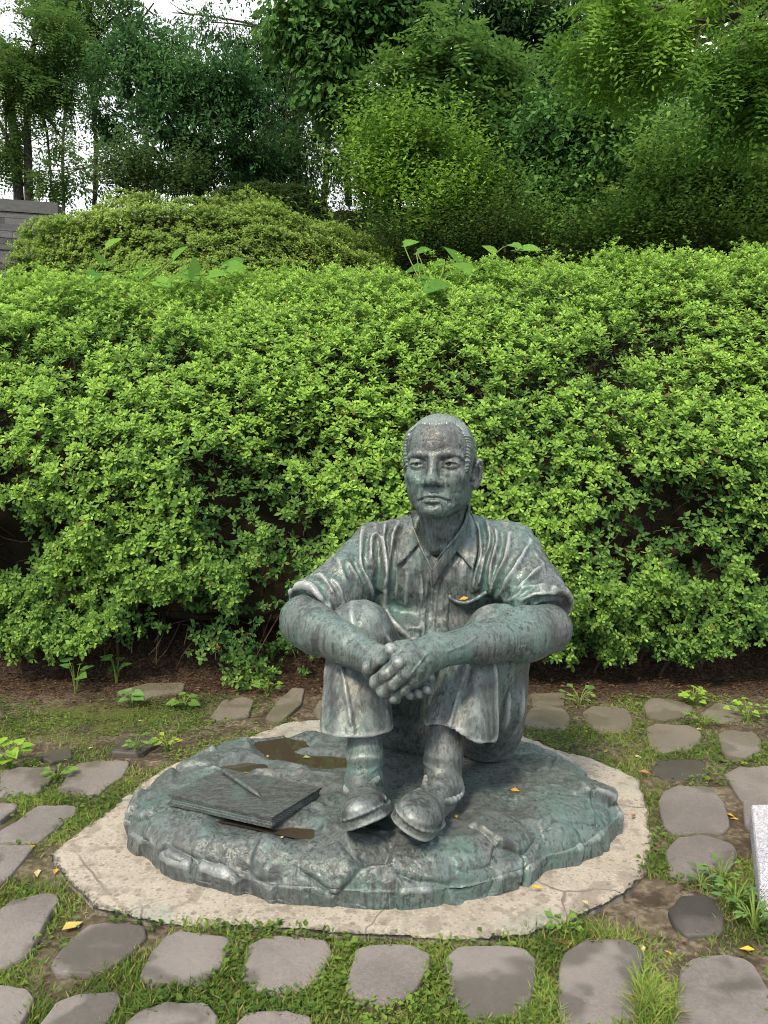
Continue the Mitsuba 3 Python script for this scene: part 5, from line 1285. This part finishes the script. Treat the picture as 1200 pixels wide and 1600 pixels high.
T7 = [((2.0655, 7.6, 5.4782), (0.351, 0.45, 0.383)), ((2.4357, 7.4, 5.542), (0.373, 0.5, 0.342)), ((2.8454, 7.2, 5.3059), (0.424, 0.5, 0.424)), ((3.2283, 7.0, 5.1326), (0.412, 0.5, 0.471)), ((2.5352, 7.5, 5.1782), (0.284, 0.4, 0.252)), ((2.9887, 7.1, 4.7307), (0.328, 0.4, 0.268)), ((3.3529, 7.0, 4.566), (0.294, 0.4, 0.324)), ((2.2873, 7.7, 5.0999), (0.194, 0.3, 0.226)), ((2.7356, 7.4, 5.8992), (0.933, 0.6, 0.311)), ((2.9933, 7.1, 4.4136), (0.179, 0.25, 0.179)), ((3.6359, 7.0, 4.9063), (0.353, 0.5, 0.706))]
def t7(r):
    p, d = in_blobs(T7, 2900, r, 0.42, 0.56, 1.5)
    return pinnate_sprays(p, d, 5, 0.076, r, (0.060, 0.155, 0.030), (0.260, 0.460, 0.080), 0.45)
tree('near_locust_tree', [([V(5.4, 7.9, 2.3), V(5.2, 7.8, 4.2), V(4.7, 7.6, 5.6), V(4.0, 7.4, 6.6)], 0.13, 0.05)], T7, t7, 'bright locust tree whose feathery boughs hang in from the upper right corner', fork=(4.4, 7.5, 6.0), rad=0.035, seed=57)
T8 = [((3.8607, 13.0, 7.9584), (0.983, 1.0, 0.874)), ((4.7893, 12.6, 7.1342), (0.847, 1.0, 0.847)), ((5.7411, 12.4, 6.8368), (0.834, 1.0, 0.834)), ((4.4094, 13.4, 9.2516), (1.126, 1.0, 0.788)), ((5.7814, 13.0, 8.589), (1.202, 1.0, 1.092)), ((3.2244, 13.0, 7.1144), (0.655, 0.9, 0.765)), ((6.3634, 12.2, 6.2474), (0.615, 0.8, 0.923))]
def t8(r):
    p, d = in_blobs(T8, 5000, r, 0.5, 0.60, 0.9)
    return broad_sprays(p, d, 7, 0.15, r, (0.023, 0.068, 0.023), (0.111, 0.240, 0.065), 0.5, 'flat', 0.5)
tree('leafy_tree', [([(4.5588, 13.4, 5.8773), (4.4894, 13.4, 7.0813), (4.5271, 13.4, 8.603), (4.3972, 13.4, 10.3277)], 0.13, 0.09), ([(6.1486, 13.0, 5.7347), (6.0726, 13.0, 7.1144), (5.8656, 13.0, 10.0523)], 0.12, 0.08)], T8, t8, 'dense dark leafy tree behind the near locust on the right', fork=(4.51, 13.4, 8.1695), rad=0.05, seed=58)
T9 = [((-5.6924, 14.4, 9.3955), (0.605, 0.7, 0.605)), ((-6.9739, 14.6, 9.5108), (0.736, 0.7, 0.613)), ((-5.9924, 14.8, 8.1878), (0.497, 0.6, 0.497)), ((-5.6861, 14.4, 9.8599), (0.605, 0.7, 0.484)), ((-4.7894, 14.2, 9.7383), (0.597, 0.7, 0.418)), ((-6.3933, 14.4, 10.0917), (0.847, 0.7, 0.484)), ((-5.4168, 14.6, 9.0389), (0.429, 0.5, 0.491)), ((-4.2036, 14.2, 9.9097), (0.477, 0.5, 0.239))]
def t9(r):
    p, d = in_blobs(T9, 3400, r, 0.5, 0.52, 1.0)
    return broad_sprays(p, d, 7, 0.095, r, (0.030, 0.075, 0.026), (0.090, 0.180, 0.050), 0.6, 'flat', 0.42)
tree('far_tree', [([(-5.5769, 14.8, 6.2551), (-5.5093, 14.8, 7.7062), (-5.613, 14.8, 9.1476), (-5.7096, 14.8, 11.0546)], 0.045, 0.03)], T9, t9, 'thin far tree showing between the twin-stemmed and glossy trees', fork=(-5.5489, 14.8, 9.3869), rad=0.035, seed=59)
T10 = [((-0.5795, 17.5, 8.4835), (1.765, 1.0, 0.882)), ((-2.6101, 17.5, 8.0549), (1.471, 0.8, 0.515)), ((-4.9869, 17.2, 8.0762), (1.445, 0.8, 0.434)), ((-7.0412, 17.0, 7.9951), (1.0, 0.8, 0.571)), ((0.5939, 18.0, 10.5963), (1.361, 1.0, 1.361)), ((-0.8904, 18.0, 10.8877), (0.908, 1.0, 1.21)), ((-3.9043, 17.5, 9.4808), (1.176, 0.9, 0.882))]
def t10(r):
    p, d = in_blobs(T10, 5600, r, 0.6, 0.52, 0.8)
    return broad_sprays(p, d, 6, 0.12, r, (0.036, 0.090, 0.034), (0.102, 0.198, 0.066), 0.5, 'flat', 0.45)
tree('distant_tree', [([(-7.057, 17.0, 6.882), (-7.0655, 17.0, 8.2726), (-6.9476, 17.0, 9.6554)], 0.04, 0.03), ([(-3.1238, 17.5, 7.0521), (-3.1875, 17.5, 8.4835), (-3.2942, 17.5, 9.907)], 0.08, 0.05), ([(-5.1408, 17.2, 6.9501), (-5.1863, 17.2, 8.0762), (-5.3326, 17.2, 9.0575)], 0.06, 0.04)], T10, t10, 'distant pale tree glimpsed through the stems along the crest', fork=(-3.1857, 17.5, 8.7689), rad=0.04, seed=60)

# ---------------------------------------------------------------- wall of stone strips, granite block
def box(lo, hi, bev=0.004):
    m = trimesh.creation.box(bounds=[lo, hi])
    return np.asarray(m.vertices), np.asarray(m.faces)
note('retaining_wall', 'grey wall of long stone strips under a flat coping at the left edge of the bank', 'wall')
r = np.random.default_rng(71)
w_end, w_dir = V((-4.3404, 10.2, 4.8367)), unit(V(-1, -0.22, 0))
w_nrm = unit(np.cross(V(0, 0, 1), w_dir)); w_nrm = w_nrm * (1 if w_nrm[1] < 0 else -1)
def wall_piece(a, b, z0, z1, out, back=0.30):
    q = []
    for s, t in ((a, out), (b, out), (b, -back), (a, -back)):
        q.append(w_end + w_dir * s + w_nrm * t)
    v = np.array([[p[0], p[1], z0] for p in q] + [[p[0], p[1], z1] for p in q])
    return v, np.array([[0, 1, 5], [0, 5, 4], [1, 2, 6], [1, 6, 5], [2, 3, 7], [2, 7, 6], [3, 0, 4], [3, 4, 7], [4, 5, 6], [4, 6, 7], [0, 2, 1], [0, 3, 2]])
put('retaining_wall__backing', wall_piece(0.02, 5.0, 3.0, w_end[2] - 0.16, -0.03), 'wall_stone')
put('retaining_wall__coping', wall_piece(-0.03, 5.0, w_end[2] - 0.155, w_end[2], 0.035), 'wall_stone', label='flat coping slab along the wall top')
z = w_end[2] - 0.160
while z > w_end[2] - 1.0:
    h = r.uniform(0.07, 0.10); s = 0.0
    while s < 2.4:
        L = r.uniform(0.45, 1.0)
        put(numbered('retaining_wall__stone_strip'), wall_piece(s + 0.003, min(s + L, 2.6), z - h + 0.004, z, r.uniform(0.0, 0.022)), ['wall_stone', 'wall_stone_pale', 'wall_stone_dark'][r.integers(3)])
        s += L
    z -= h
def granite():
    a, b = (1.1533, 2.3629), (0.9426, 1.8783)
    c, d = (b[0] + 0.55, b[1] - 0.02), (a[0] + 0.55, a[1] + 0.02)
    top = np.array([a, b, c, d])
    ctr = top.mean(0); ring = []
    for k, zz in ((1.0, -0.03), (1.0, 0.092), (0.985, 0.100)):
        q = ctr + (top - ctr) * k
        ring.append(np.c_[q, np.full(4, zz)])
    v = np.vstack(ring); f = [(8, 9, 10), (8, 10, 11)]
    for k in range(2):
        for i in range(4):
            j = (i + 1) % 4
            f += [(k * 4 + i, (k + 1) * 4 + i, (k + 1) * 4 + j), (k * 4 + i, (k + 1) * 4 + j, k * 4 + j)]
    return v, np.array(f)
put('granite_block', granite(), 'granite', label='pale speckled granite block cut off by the right edge of the picture', cat='stone block')

# ---------------------------------------------------------------- grass, ground cover, litter
from shapely import union_all, prepare
covered = union_all([p.buffer(-0.004) for p in stone_polys] + [pad_poly.buffer(-0.022), Polygon([(1.0, 2.2), (1.7, 2.2), (1.7, 2.75), (1.03, 2.75)])])
solid = union_all([p.buffer(0.003) for p in stone_polys] + [pad_poly.buffer(0.002)])
prepare(covered); prepare(solid)
def ground_points(n, r, y0, y1, p_near=1.0):
    y = y0 + (y1 - y0) * r.uniform(0, 1, n)**p_near
    x = (0.56 * y + 0.12) * r.uniform(-1, 1, n)
    ok = ~contains_xy(covered, x, y)
    return x[ok], y[ok]
def ground_z(x, y):
    q = np.stack([x, y, x * 0], -1)
    return bank(x, y) + 0.020 * (meshkit.fbm(q * 2.2, 3, 6) - 0.5) + 0.010 * (meshkit.fbm(q * 14, 2, 7) - 0.5)
r = np.random.default_rng(81)
x, y = ground_points(150000, r, 1.42, 3.85, 1.35)
bare = np.exp(-(((x - 0.62) / 0.22)**2 + ((y - 1.98) / 0.13)**2)**2) + np.exp(-(((x + 0.66) / 0.12)**2 + ((y - 1.82) / 0.08)**2)**2)
lush = np.exp(-(((x - 0.53) / 0.07)**2 + ((y - 1.60) / 0.16)**2))
dens = meshkit.fbm(np.stack([x * 4.2, y * 4.2, x * 0], -1), 3, 3) + 0.16 * np.clip((2.2 - y) / 0.6, 0, 1) - 0.55 * bare + 0.4 * lush - 0.25 * np.clip((y - 3.35) / 0.4, 0, 1) - 0.06 * (x < -0.3) * (y > 2.6)
ok = r.uniform(0.37, 0.66, len(x)) < dens
x, y, lush, dens = x[ok], y[ok], lush[ok], dens[ok]
p = np.stack([x, y, ground_z(x, y) - 0.002], 1)
al = unit(np.stack([r.normal(0, 0.75, len(x)), r.normal(0, 0.75, len(x)), r.uniform(0.35, 1.1, len(x))], 1))
L = r.uniform(0.016, 0.042, len(x)) * (1 + 0.9 * lush) * (0.75 + 0.9 * np.clip(dens - 0.45, 0, 0.5))
tone = np.clip(1.8 * (meshkit.fbm(p * 5, 3, 5) - 0.25) + r.normal(0, 0.2, len(x)), 0, 1)
c = mixed((0.075, 0.130, 0.028), (0.240, 0.340, 0.080), tone)
dry = r.uniform(0, 1, len(x)) < 0.10
c[dry] = (0.30, 0.25, 0.11)
put_leaves('grass', leaves('blade', p, al, V(0, 0, 1) + 0.6 * rand_dir(len(x), r), L, r.uniform(0.0026, 0.0046, len(x)), c), kind='stuff', label='short grass growing in the joints of the paving')
x, y = ground_points(80000, r, 1.45, 3.95, 1.1)
dens = meshkit.fbm(np.stack([x * 3.1, y * 3.1, x * 0 + 5], -1), 3, 13)
bare = np.exp(-(((x - 0.62) / 0.22)**2 + ((y - 1.98) / 0.13)**2)**2)
ok = r.uniform(0.44, 0.70, len(x)) < dens - 0.5 * bare + 0.05 * (x > 0.6)
x, y = x[ok], y[ok]
p = np.stack([x, y, ground_z(x, y) + r.uniform(0.002, 0.022, len(x))], 1)
al = unit(np.stack([r.normal(size=len(x)), r.normal(size=len(x)), r.normal(0.1, 0.3, len(x))], 1))
Lw = r.uniform(0.009, 0.021, len(x))
c = mixed((0.055, 0.110, 0.028), (0.170, 0.270, 0.055), np.clip(1.6 * (meshkit.fbm(p * 4, 3, 7) - 0.25) + r.normal(0, 0.2, len(x)), 0, 1))
put_leaves('ground_cover', leaves('fold', p, al, V(0, 0, 1) + 0.4 * rand_dir(len(x), r), Lw, Lw * r.uniform(0.35, 0.8, len(x)), c), kind='stuff', label='low creeping weeds and clover between the paving stones')
n = 9000
y = 3.65 + 1.3 * r.uniform(0, 1, n)**0.8; x = (0.56 * y + 0.2) * r.uniform(-1, 1, n)
ok = (y > 3.8 + 0.15 * r.normal(size=n)); x, y = x[ok], y[ok]
n2 = 5200
x2, y2 = ground_points(n2, r, 1.45, 3.8, 1.0)
x, y = np.r_[x, x2], np.r_[y, y2]
p = np.stack([x, y, ground_z(x, y) + r.uniform(0.003, 0.014, len(x))], 1)
al = unit(np.stack([r.normal(size=len(x)), r.normal(size=len(x)), r.normal(0, 0.18, len(x))], 1))
Ll = r.uniform(0.010, 0.036, len(x)); Ll[-len(x2):] *= r.uniform(0.15, 0.5, len(x2))
put_leaves('leaf_litter', leaves('fold', p, al, V(0, 0, 1) + 0.35 * rand_dir(len(x), r), Ll, Ll * r.uniform(0.25, 0.5, len(x)), mixed((0.060, 0.034, 0.022), (0.26, 0.165, 0.095), r.uniform(0, 1, len(x))**1.6)), kind='stuff', label='brown leaf litter under the hedge')

# ---------------------------------------------------------------- single weeds, vines and fallen leaves
def plant(name, at, specs, label, cat='weed', stem=None, a=MID, b=(0.17, 0.30, 0.065), kind='heart', ratio=0.8, seed=0):
    """A small plant leaf by leaf: specs are (dx, dy, dz, way, length)."""
    r = np.random.default_rng(seed + 7)
    key = numbered(name); at = V(at)
    note(key, label, cat)
    stems = []
    for dx, dy, dz, way, L in specs:
        c = mixed(a, b, r.uniform(0.25, 1.0, 1))
        al = V(math.cos(math.radians(way)), math.sin(math.radians(way)), r.uniform(-0.25, 0.35))
        q = at + V(dx, dy, dz)
        put_leaves(numbered(key + '__leaf'), leaves(kind, q[None], al[None], (V(0, -0.35, 1) + 0.3 * rand_dir(1, r)[0])[None], L, L * ratio, c))
        stems.append(tube(bend([at + V(dx, dy, 0) * 0.15, at + V(dx * 0.5, dy * 0.5, dz * 0.7), q], 6), 0.0022, 4))
    put(key + '__stem', join(stems), 'green_stem', smooth=True)
def ring_specs(n, rad, h, L, seed, var=0.3):
    r = np.random.default_rng(seed); out = []
    for k in range(n):
        w = 360 * k / n + r.uniform(-25, 25)
        q = rad * r.uniform(0.4, 1.1)
        out.append((q * math.cos(math.radians(w)), q * math.sin(math.radians(w)), h * r.uniform(0.5, 1.2), w, L * r.uniform(1 - var, 1 + var)))
    return out
def weed(px_at, n, rad, h, L, label, seed, **k):
    n = int(n * 1.5); rad, L = rad * 0.85, L * 0.80
    plant('weed', (px_at[0], px_at[1], float(ground_z(np.array([px_at[0]]), np.array([px_at[1]]))[0])), ring_specs(n, rad, h, L, seed), label, seed=seed, **k)
weed((-1.0188, 3.0973), 5, 0.03, 0.075, 0.065, 'pale broad-leaved seedling beside the yellow-leaved weed left of the slab', 1, kind='fold', ratio=0.5)
weed((-0.9027, 3.143), 9, 0.05, 0.05, 0.045, 'bushy weed with a few yellowed leaves left of the slab', 2, kind='fold', ratio=0.5, a=(0.12, 0.24, 0.04), b=(0.34, 0.40, 0.07))
weed((-1.2602, 3.7714), 5, 0.03, 0.075, 0.075, 'upright broad-leaved seedling in the grass left, near the hedge', 3, a=(0.10, 0.22, 0.06), b=(0.16, 0.30, 0.09))
weed((-0.9951, 3.7603), 6, 0.05, 0.05, 0.06, 'small leafy weed in the grass between the hedge and the sunken stones', 4)
weed((-1.647, 4.0315), 5, 0.05, 0.15, 0.085, 'heart-leaved seedling in the shade under the left of the hedge', 5, a=(0.05, 0.14, 0.03), b=(0.10, 0.24, 0.05))
weed((-1.4932, 4.2164), 4, 0.05, 0.13, 0.085, 'heart-leaved seedling just right of its twin in the hedge shade', 6, a=(0.05, 0.14, 0.03), b=(0.09, 0.22, 0.05))
weed((-0.6162, 3.994), 7, 0.06, 0.06, 0.05, 'lobed light green weed left of the bronze man, by a dark stone', 7)
weed((-0.6594, 4.4494), 5, 0.05, 0.10, 0.09, 'narrow-leaved seedling under the hedge left of the bronze man', 8, kind='fold', ratio=0.35, a=(0.06, 0.17, 0.04), b=(0.12, 0.26, 0.06))
weed((0.9813, 3.7936), 10, 0.07, 0.06, 0.055, 'leafy weed between two stones right of the bronze man', 9, kind='fold', ratio=0.6)
weed((1.5507, 3.7936), 12, 0.07, 0.07, 0.040, 'bright lobed weed behind the back row of stones', 10, a=(0.16, 0.34, 0.05), b=(0.30, 0.48, 0.06))
weed((1.6983, 3.5231), 14, 0.10, 0.08, 0.038, 'bright bushy weed beside the stones near the right edge', 11, a=(0.15, 0.32, 0.05), b=(0.28, 0.46, 0.06))
weed((1.4671, 3.4566), 9, 0.06, 0.04, 0.035, 'low weed between two back stones on the right', 12, kind='fold', ratio=0.7)
weed((-1.4655, 2.9406), 8, 0.06, 0.08, 0.065, 'broad-leaved weed at the left edge beside the first stone', 13, a=(0.12, 0.28, 0.04), b=(0.26, 0.44, 0.06))
weed((-1.2253, 2.8236), 8, 0.05, 0.03, 0.05, 'flat weed in the joint between two left stones', 14, kind='fold', ratio=0.6)
weed((0.4497, 1.8483), 8, 0.035, 0.03, 0.028, 'small weed on the near right rim of the concrete pad', 15, kind='fold', ratio=0.7)
weed((0.8716, 2.0594), 7, 0.035, 0.03, 0.035, 'grey-green weed under the lower right stone', 16, kind='fold', ratio=0.45, a=(0.08, 0.16, 0.07), b=(0.14, 0.24, 0.10))
weed((0.917, 1.9482), 14, 0.05, 0.06, 0.036, 'tall cut-leaved weed in front of the granite block', 17, kind='fold', ratio=0.35, a=(0.08, 0.17, 0.06), b=(0.15, 0.27, 0.09))
weed((0.9152, 1.8483), 14, 0.05, 0.07, 0.036, 'cut-leaved weed nearest the right edge, below the granite block', 18, kind='fold', ratio=0.35, a=(0.08, 0.17, 0.06), b=(0.15, 0.27, 0.09))
weed((0.9372, 2.0763), 10, 0.045, 0.05, 0.034, 'weed beside the left face of the granite block', 19, kind='fold', ratio=0.4, a=(0.09, 0.19, 0.05), b=(0.18, 0.31, 0.09))

def vine(spots, label, seed):
    r = np.random.default_rng(seed); key = numbered('climbing_vine')
    note(key, label, 'vine')
    pts = [V(p) + V(0, -0.10, 0.06) for p in spots]
    for q in pts:
        al = unit(V(r.normal(0, 0.8), -0.35, r.uniform(-0.6, 0.5)))
        L = r.uniform(0.12, 0.19)
        put_leaves(numbered(key + '__leaf'), leaves('heart', q[None], al[None], unit(V(r.normal(0, 0.3), -0.8, 0.7))[None], L, L * 0.78, mixed((0.08, 0.20, 0.045), (0.18, 0.36, 0.065), r.uniform(0, 1, 1))))
    pts = sorted(pts, key=lambda q: q[0])
    put(key + '__stem', tube(bend(pts, 60), 0.004, 5), 'green_stem', smooth=True)
vine([(-1.6325, 5.27, 2.4285), (-1.6646, 5.65, 2.6175), (-1.5845, 5.86, 2.7367), (-1.4324, 5.18, 2.3759), (-1.4051, 5.48, 2.5312), (-1.2948, 5.4, 2.4925), (-1.2138, 5.42, 2.5021), (-1.1797, 5.58, 2.5803), (-1.1325, 5.67, 2.6275), (-1.0419, 5.77, 2.683), (-1.5331, 5.26, 2.4216), (-1.423, 5.7, 2.645), (-2.0598, 5.73, 2.6626), (-2.0145, 5.5, 2.5409), (-2.1602, 6.07, 2.8953)],
     'broad-leaved vine lying on the hedge top left of the middle', 91)
vine([(0.2831, 5.67, 2.6275), (0.2427, 5.3, 2.4448), (0.3346, 5.15, 2.36), (0.4585, 5.8, 2.7008), (0.5695, 5.8, 2.7008), (0.6295, 5.52, 2.5507), (0.7391, 5.73, 2.6626), (0.8598, 6.01, 2.8281), (0.1521, 6.1, 2.9242), (0.2503, 6.02, 2.8408), (1.0683, 6.06, 2.8823), (0.4801, 5.44, 2.5118), (0.2889, 5.1, 2.3309), (0.9889, 6.1, 2.9242)],
     'broad-leaved vine lying on the hedge top above the bronze head', 92)

def fallen(at, label, L=0.03, col=(0.62, 0.47, 0.09), way=None, group=None, z=None, seed=[0]):
    seed[0] += 1
    r = np.random.default_rng(seed[0] + 300)
    w = r.uniform(0, 360) if way is None else way
    key = numbered('fallen_leaf')
    p, t = leaf_shape('fold')
    zz = z if z is not None else float(ground_z(np.array([at[0]]), np.array([at[1]]))[0]) + 0.006
    al = V(math.cos(math.radians(w)), math.sin(math.radians(w)), r.uniform(-0.1, 0.2))
    v, f, c = leaves('fold', np.array([[at[0], at[1], zz]]), al[None], (V(0, -0.2, 1) + 0.25 * rand_dir(1, r)[0])[None], L, L * r.uniform(0.4, 0.6), V(col)[None] * r.uniform(0.85, 1.1))
    v = np.vstack([v, v - [0, 0, 0.0012]]); f = np.vstack([f, f[:, ::-1] + 5]); c = np.vstack([c, c])
    put_leaves(key, (v, f, c), label=label, cat='leaf', group=group)
YEL, PALE, BRN, RED, GRN = (0.66, 0.46, 0.07), (0.66, 0.58, 0.32), (0.36, 0.20, 0.10), (0.36, 0.13, 0.08), (0.45, 0.52, 0.18)
base_v = np.asarray(base_m.vertices); base_tree = cKDTree(base_v[:, :2])
def base_z(p):
    d, i = base_tree.query(p, k=8)
    return float(base_v[i, 2].max()) + 0.004
for (px_at, L, col, said) in (((0.4189, 2.3205), 0.032, YEL, 'yellow leaf on the bronze slab right of the trouser seat'), ((0.2051, 2.1483), 0.024, YEL, 'ochre leaf on the bronze slab just right of the shoes'),
        ((-0.0072, 2.1152), 0.026, BRN, 'brown leaf on the bronze slab between the toes of the shoes'), ((-0.2593, 2.6761), 0.030, GRN, 'pale green leaf floating in the large puddle'),
        ((-0.4124, 2.6956), 0.018, PALE, 'cream leaf at the left end of the large puddle'), ((-0.2546, 2.5589), 0.016, PALE, 'tiny cream leaf at the near edge of the large puddle'),
        ((-0.4497, 2.5297), 0.034, (0.50, 0.27, 0.10), 'orange leaf in the puddle behind the notebook'), ((-0.276, 2.0744), 0.030, PALE, 'cream leaf in the smallest puddle by the notebook corner'), ((-0.3552, 2.8257), 0.020, YEL, 'yellow leaf at the back of the large puddle')):
    fallen(px_at, said, L, col, z=base_z(px_at))
pad_z = 0.030
for (px_at, L, col, said) in (((0.4233, 1.9959), 0.030, YEL, 'yellow leaf on the concrete pad below the right end of the slab'), ((0.7405, 2.3726), 0.024, YEL, 'yellow leaf on the concrete pad at the far right of the slab'), ((0.7856, 2.4712), 0.036, BRN, 'larger brown leaf on the concrete pad beside the slab'),
        ((0.8229, 2.4566), 0.030, BRN, 'brown leaf near the outer right rim of the concrete pad'), ((-0.7624, 2.2445), 0.024, (0.5, 0.25, 0.08), 'orange leaf on the concrete pad left of the slab'), ((0.5137, 1.9367), 0.028, PALE, 'pale leaf on the near right rim of the concrete pad'), ((0.9553, 2.8286), 0.045, (0.42, 0.22, 0.14), 'curled brown leaf where the pad meets the grass at the right')):
    fallen(px_at, said, L, col, z=pad_z)
for (px_at, L, col, said) in (((0.4142, 1.8032), 0.055, RED, 'red-brown leaf in the grass above the tall front stone'), ((0.8413, 1.7678), 0.034, YEL, 'yellow leaf on the far edge of the front right stone'), ((0.6105, 1.7579), 0.030, PALE, 'cream leaf at the upper right corner of the tall front stone'), ((0.6639, 1.7678), 0.024, YEL, 'yellow leaf in the tall grass right of the tall front stone'),
        ((-0.7573, 1.8814), 0.060, (0.62, 0.52, 0.18), 'long straw-coloured leaf at the far edge of the front left stone'), ((-0.973, 2.1004), 0.044, PALE, 'pale leaf on the bare soil left of the concrete pad'), ((-0.9291, 2.1109), 0.026, YEL, 'small yellow leaf just right of the pale leaf on bare soil'), ((-1.062, 2.2536), 0.022, YEL, 'yellow leaf in the grass beside the left stones'),
        ((-1.1069, 2.9384), 0.034, (0.72, 0.62, 0.22), 'round yellow leaf on the stone nearest the slab at the left'), ((-1.3567, 2.8584), 0.032, (0.68, 0.55, 0.20), 'yellow leaf on the first stone at the left edge'), ((-1.2244, 3.1741), 0.026, PALE, 'cream leaf in the mossy grass at the left'), ((-1.6318, 3.3837), 0.030, YEL, 'yellow leaf standing in the grass at the far left'),
        ((-1.2104, 3.5038), 0.026, PALE, 'left one of two cream leaves side by side in the grass'), ((-1.151, 3.5134), 0.026, (0.70, 0.58, 0.2), 'right one of two cream leaves side by side in the grass'), ((1.0361, 3.0241), 0.040, PALE, 'cream leaf in the grass near the right end of the pad'), ((1.09, 3.0385), 0.030, (0.6, 0.42, 0.3), 'pinkish leaf beside the small dark stone'),
        ((1.5334, 3.2238), 0.028, YEL, 'yellow leaf on the square stone near the right edge'), ((1.4316, 3.3926), 0.026, PALE, 'cream leaf in the joint between the two right back stones'), ((1.1597, 2.4826), 0.032, YEL, 'yellow leaf in the grass right of the squarish stone'), ((1.1427, 2.4778), 0.026, (0.5, 0.4, 0.06), 'small yellow leaf touching another right of the squarish stone'),
        ((1.409, 2.9749), 0.034, (0.6, 0.5, 0.06), 'yellow-green leaf in the grass above the big right stone'), ((0.893, 3.7603), 0.030, BRN, 'tan leaf between the stones right of the bronze man'), ((1.2655, 4.1485), 0.034, BRN, 'brown leaf under the right of the hedge'), ((1.1253, 4.2164), 0.030, (0.42, 0.30, 0.2), 'tan leaf in the shade right of the bronze man'), ((0.928, 3.12), 0.026, YEL, 'yellow leaf in the grass behind the pad at the right')):
    fallen(px_at, said, L, col)
q = V((0.2369, 2.3, 0.7564)); yq = float(over_shirt(np.array([q[0]]), np.array([q[2]]))[0]) - 0.022
key = numbered('fallen_leaf')
put_leaves(key, leaves('fold', np.array([[q[0] * yq / 2.3 - 0.012, yq, 1.10 + (q[2] - 1.10) * yq / 2.3]]), V(1, 0.1, 0.2)[None], V(0, -0.6, 1)[None], 0.034, 0.018, V(0.60, 0.42, 0.10)[None]), label='yellow leaf caught in the shirt pocket of the bronze man', cat='leaf')
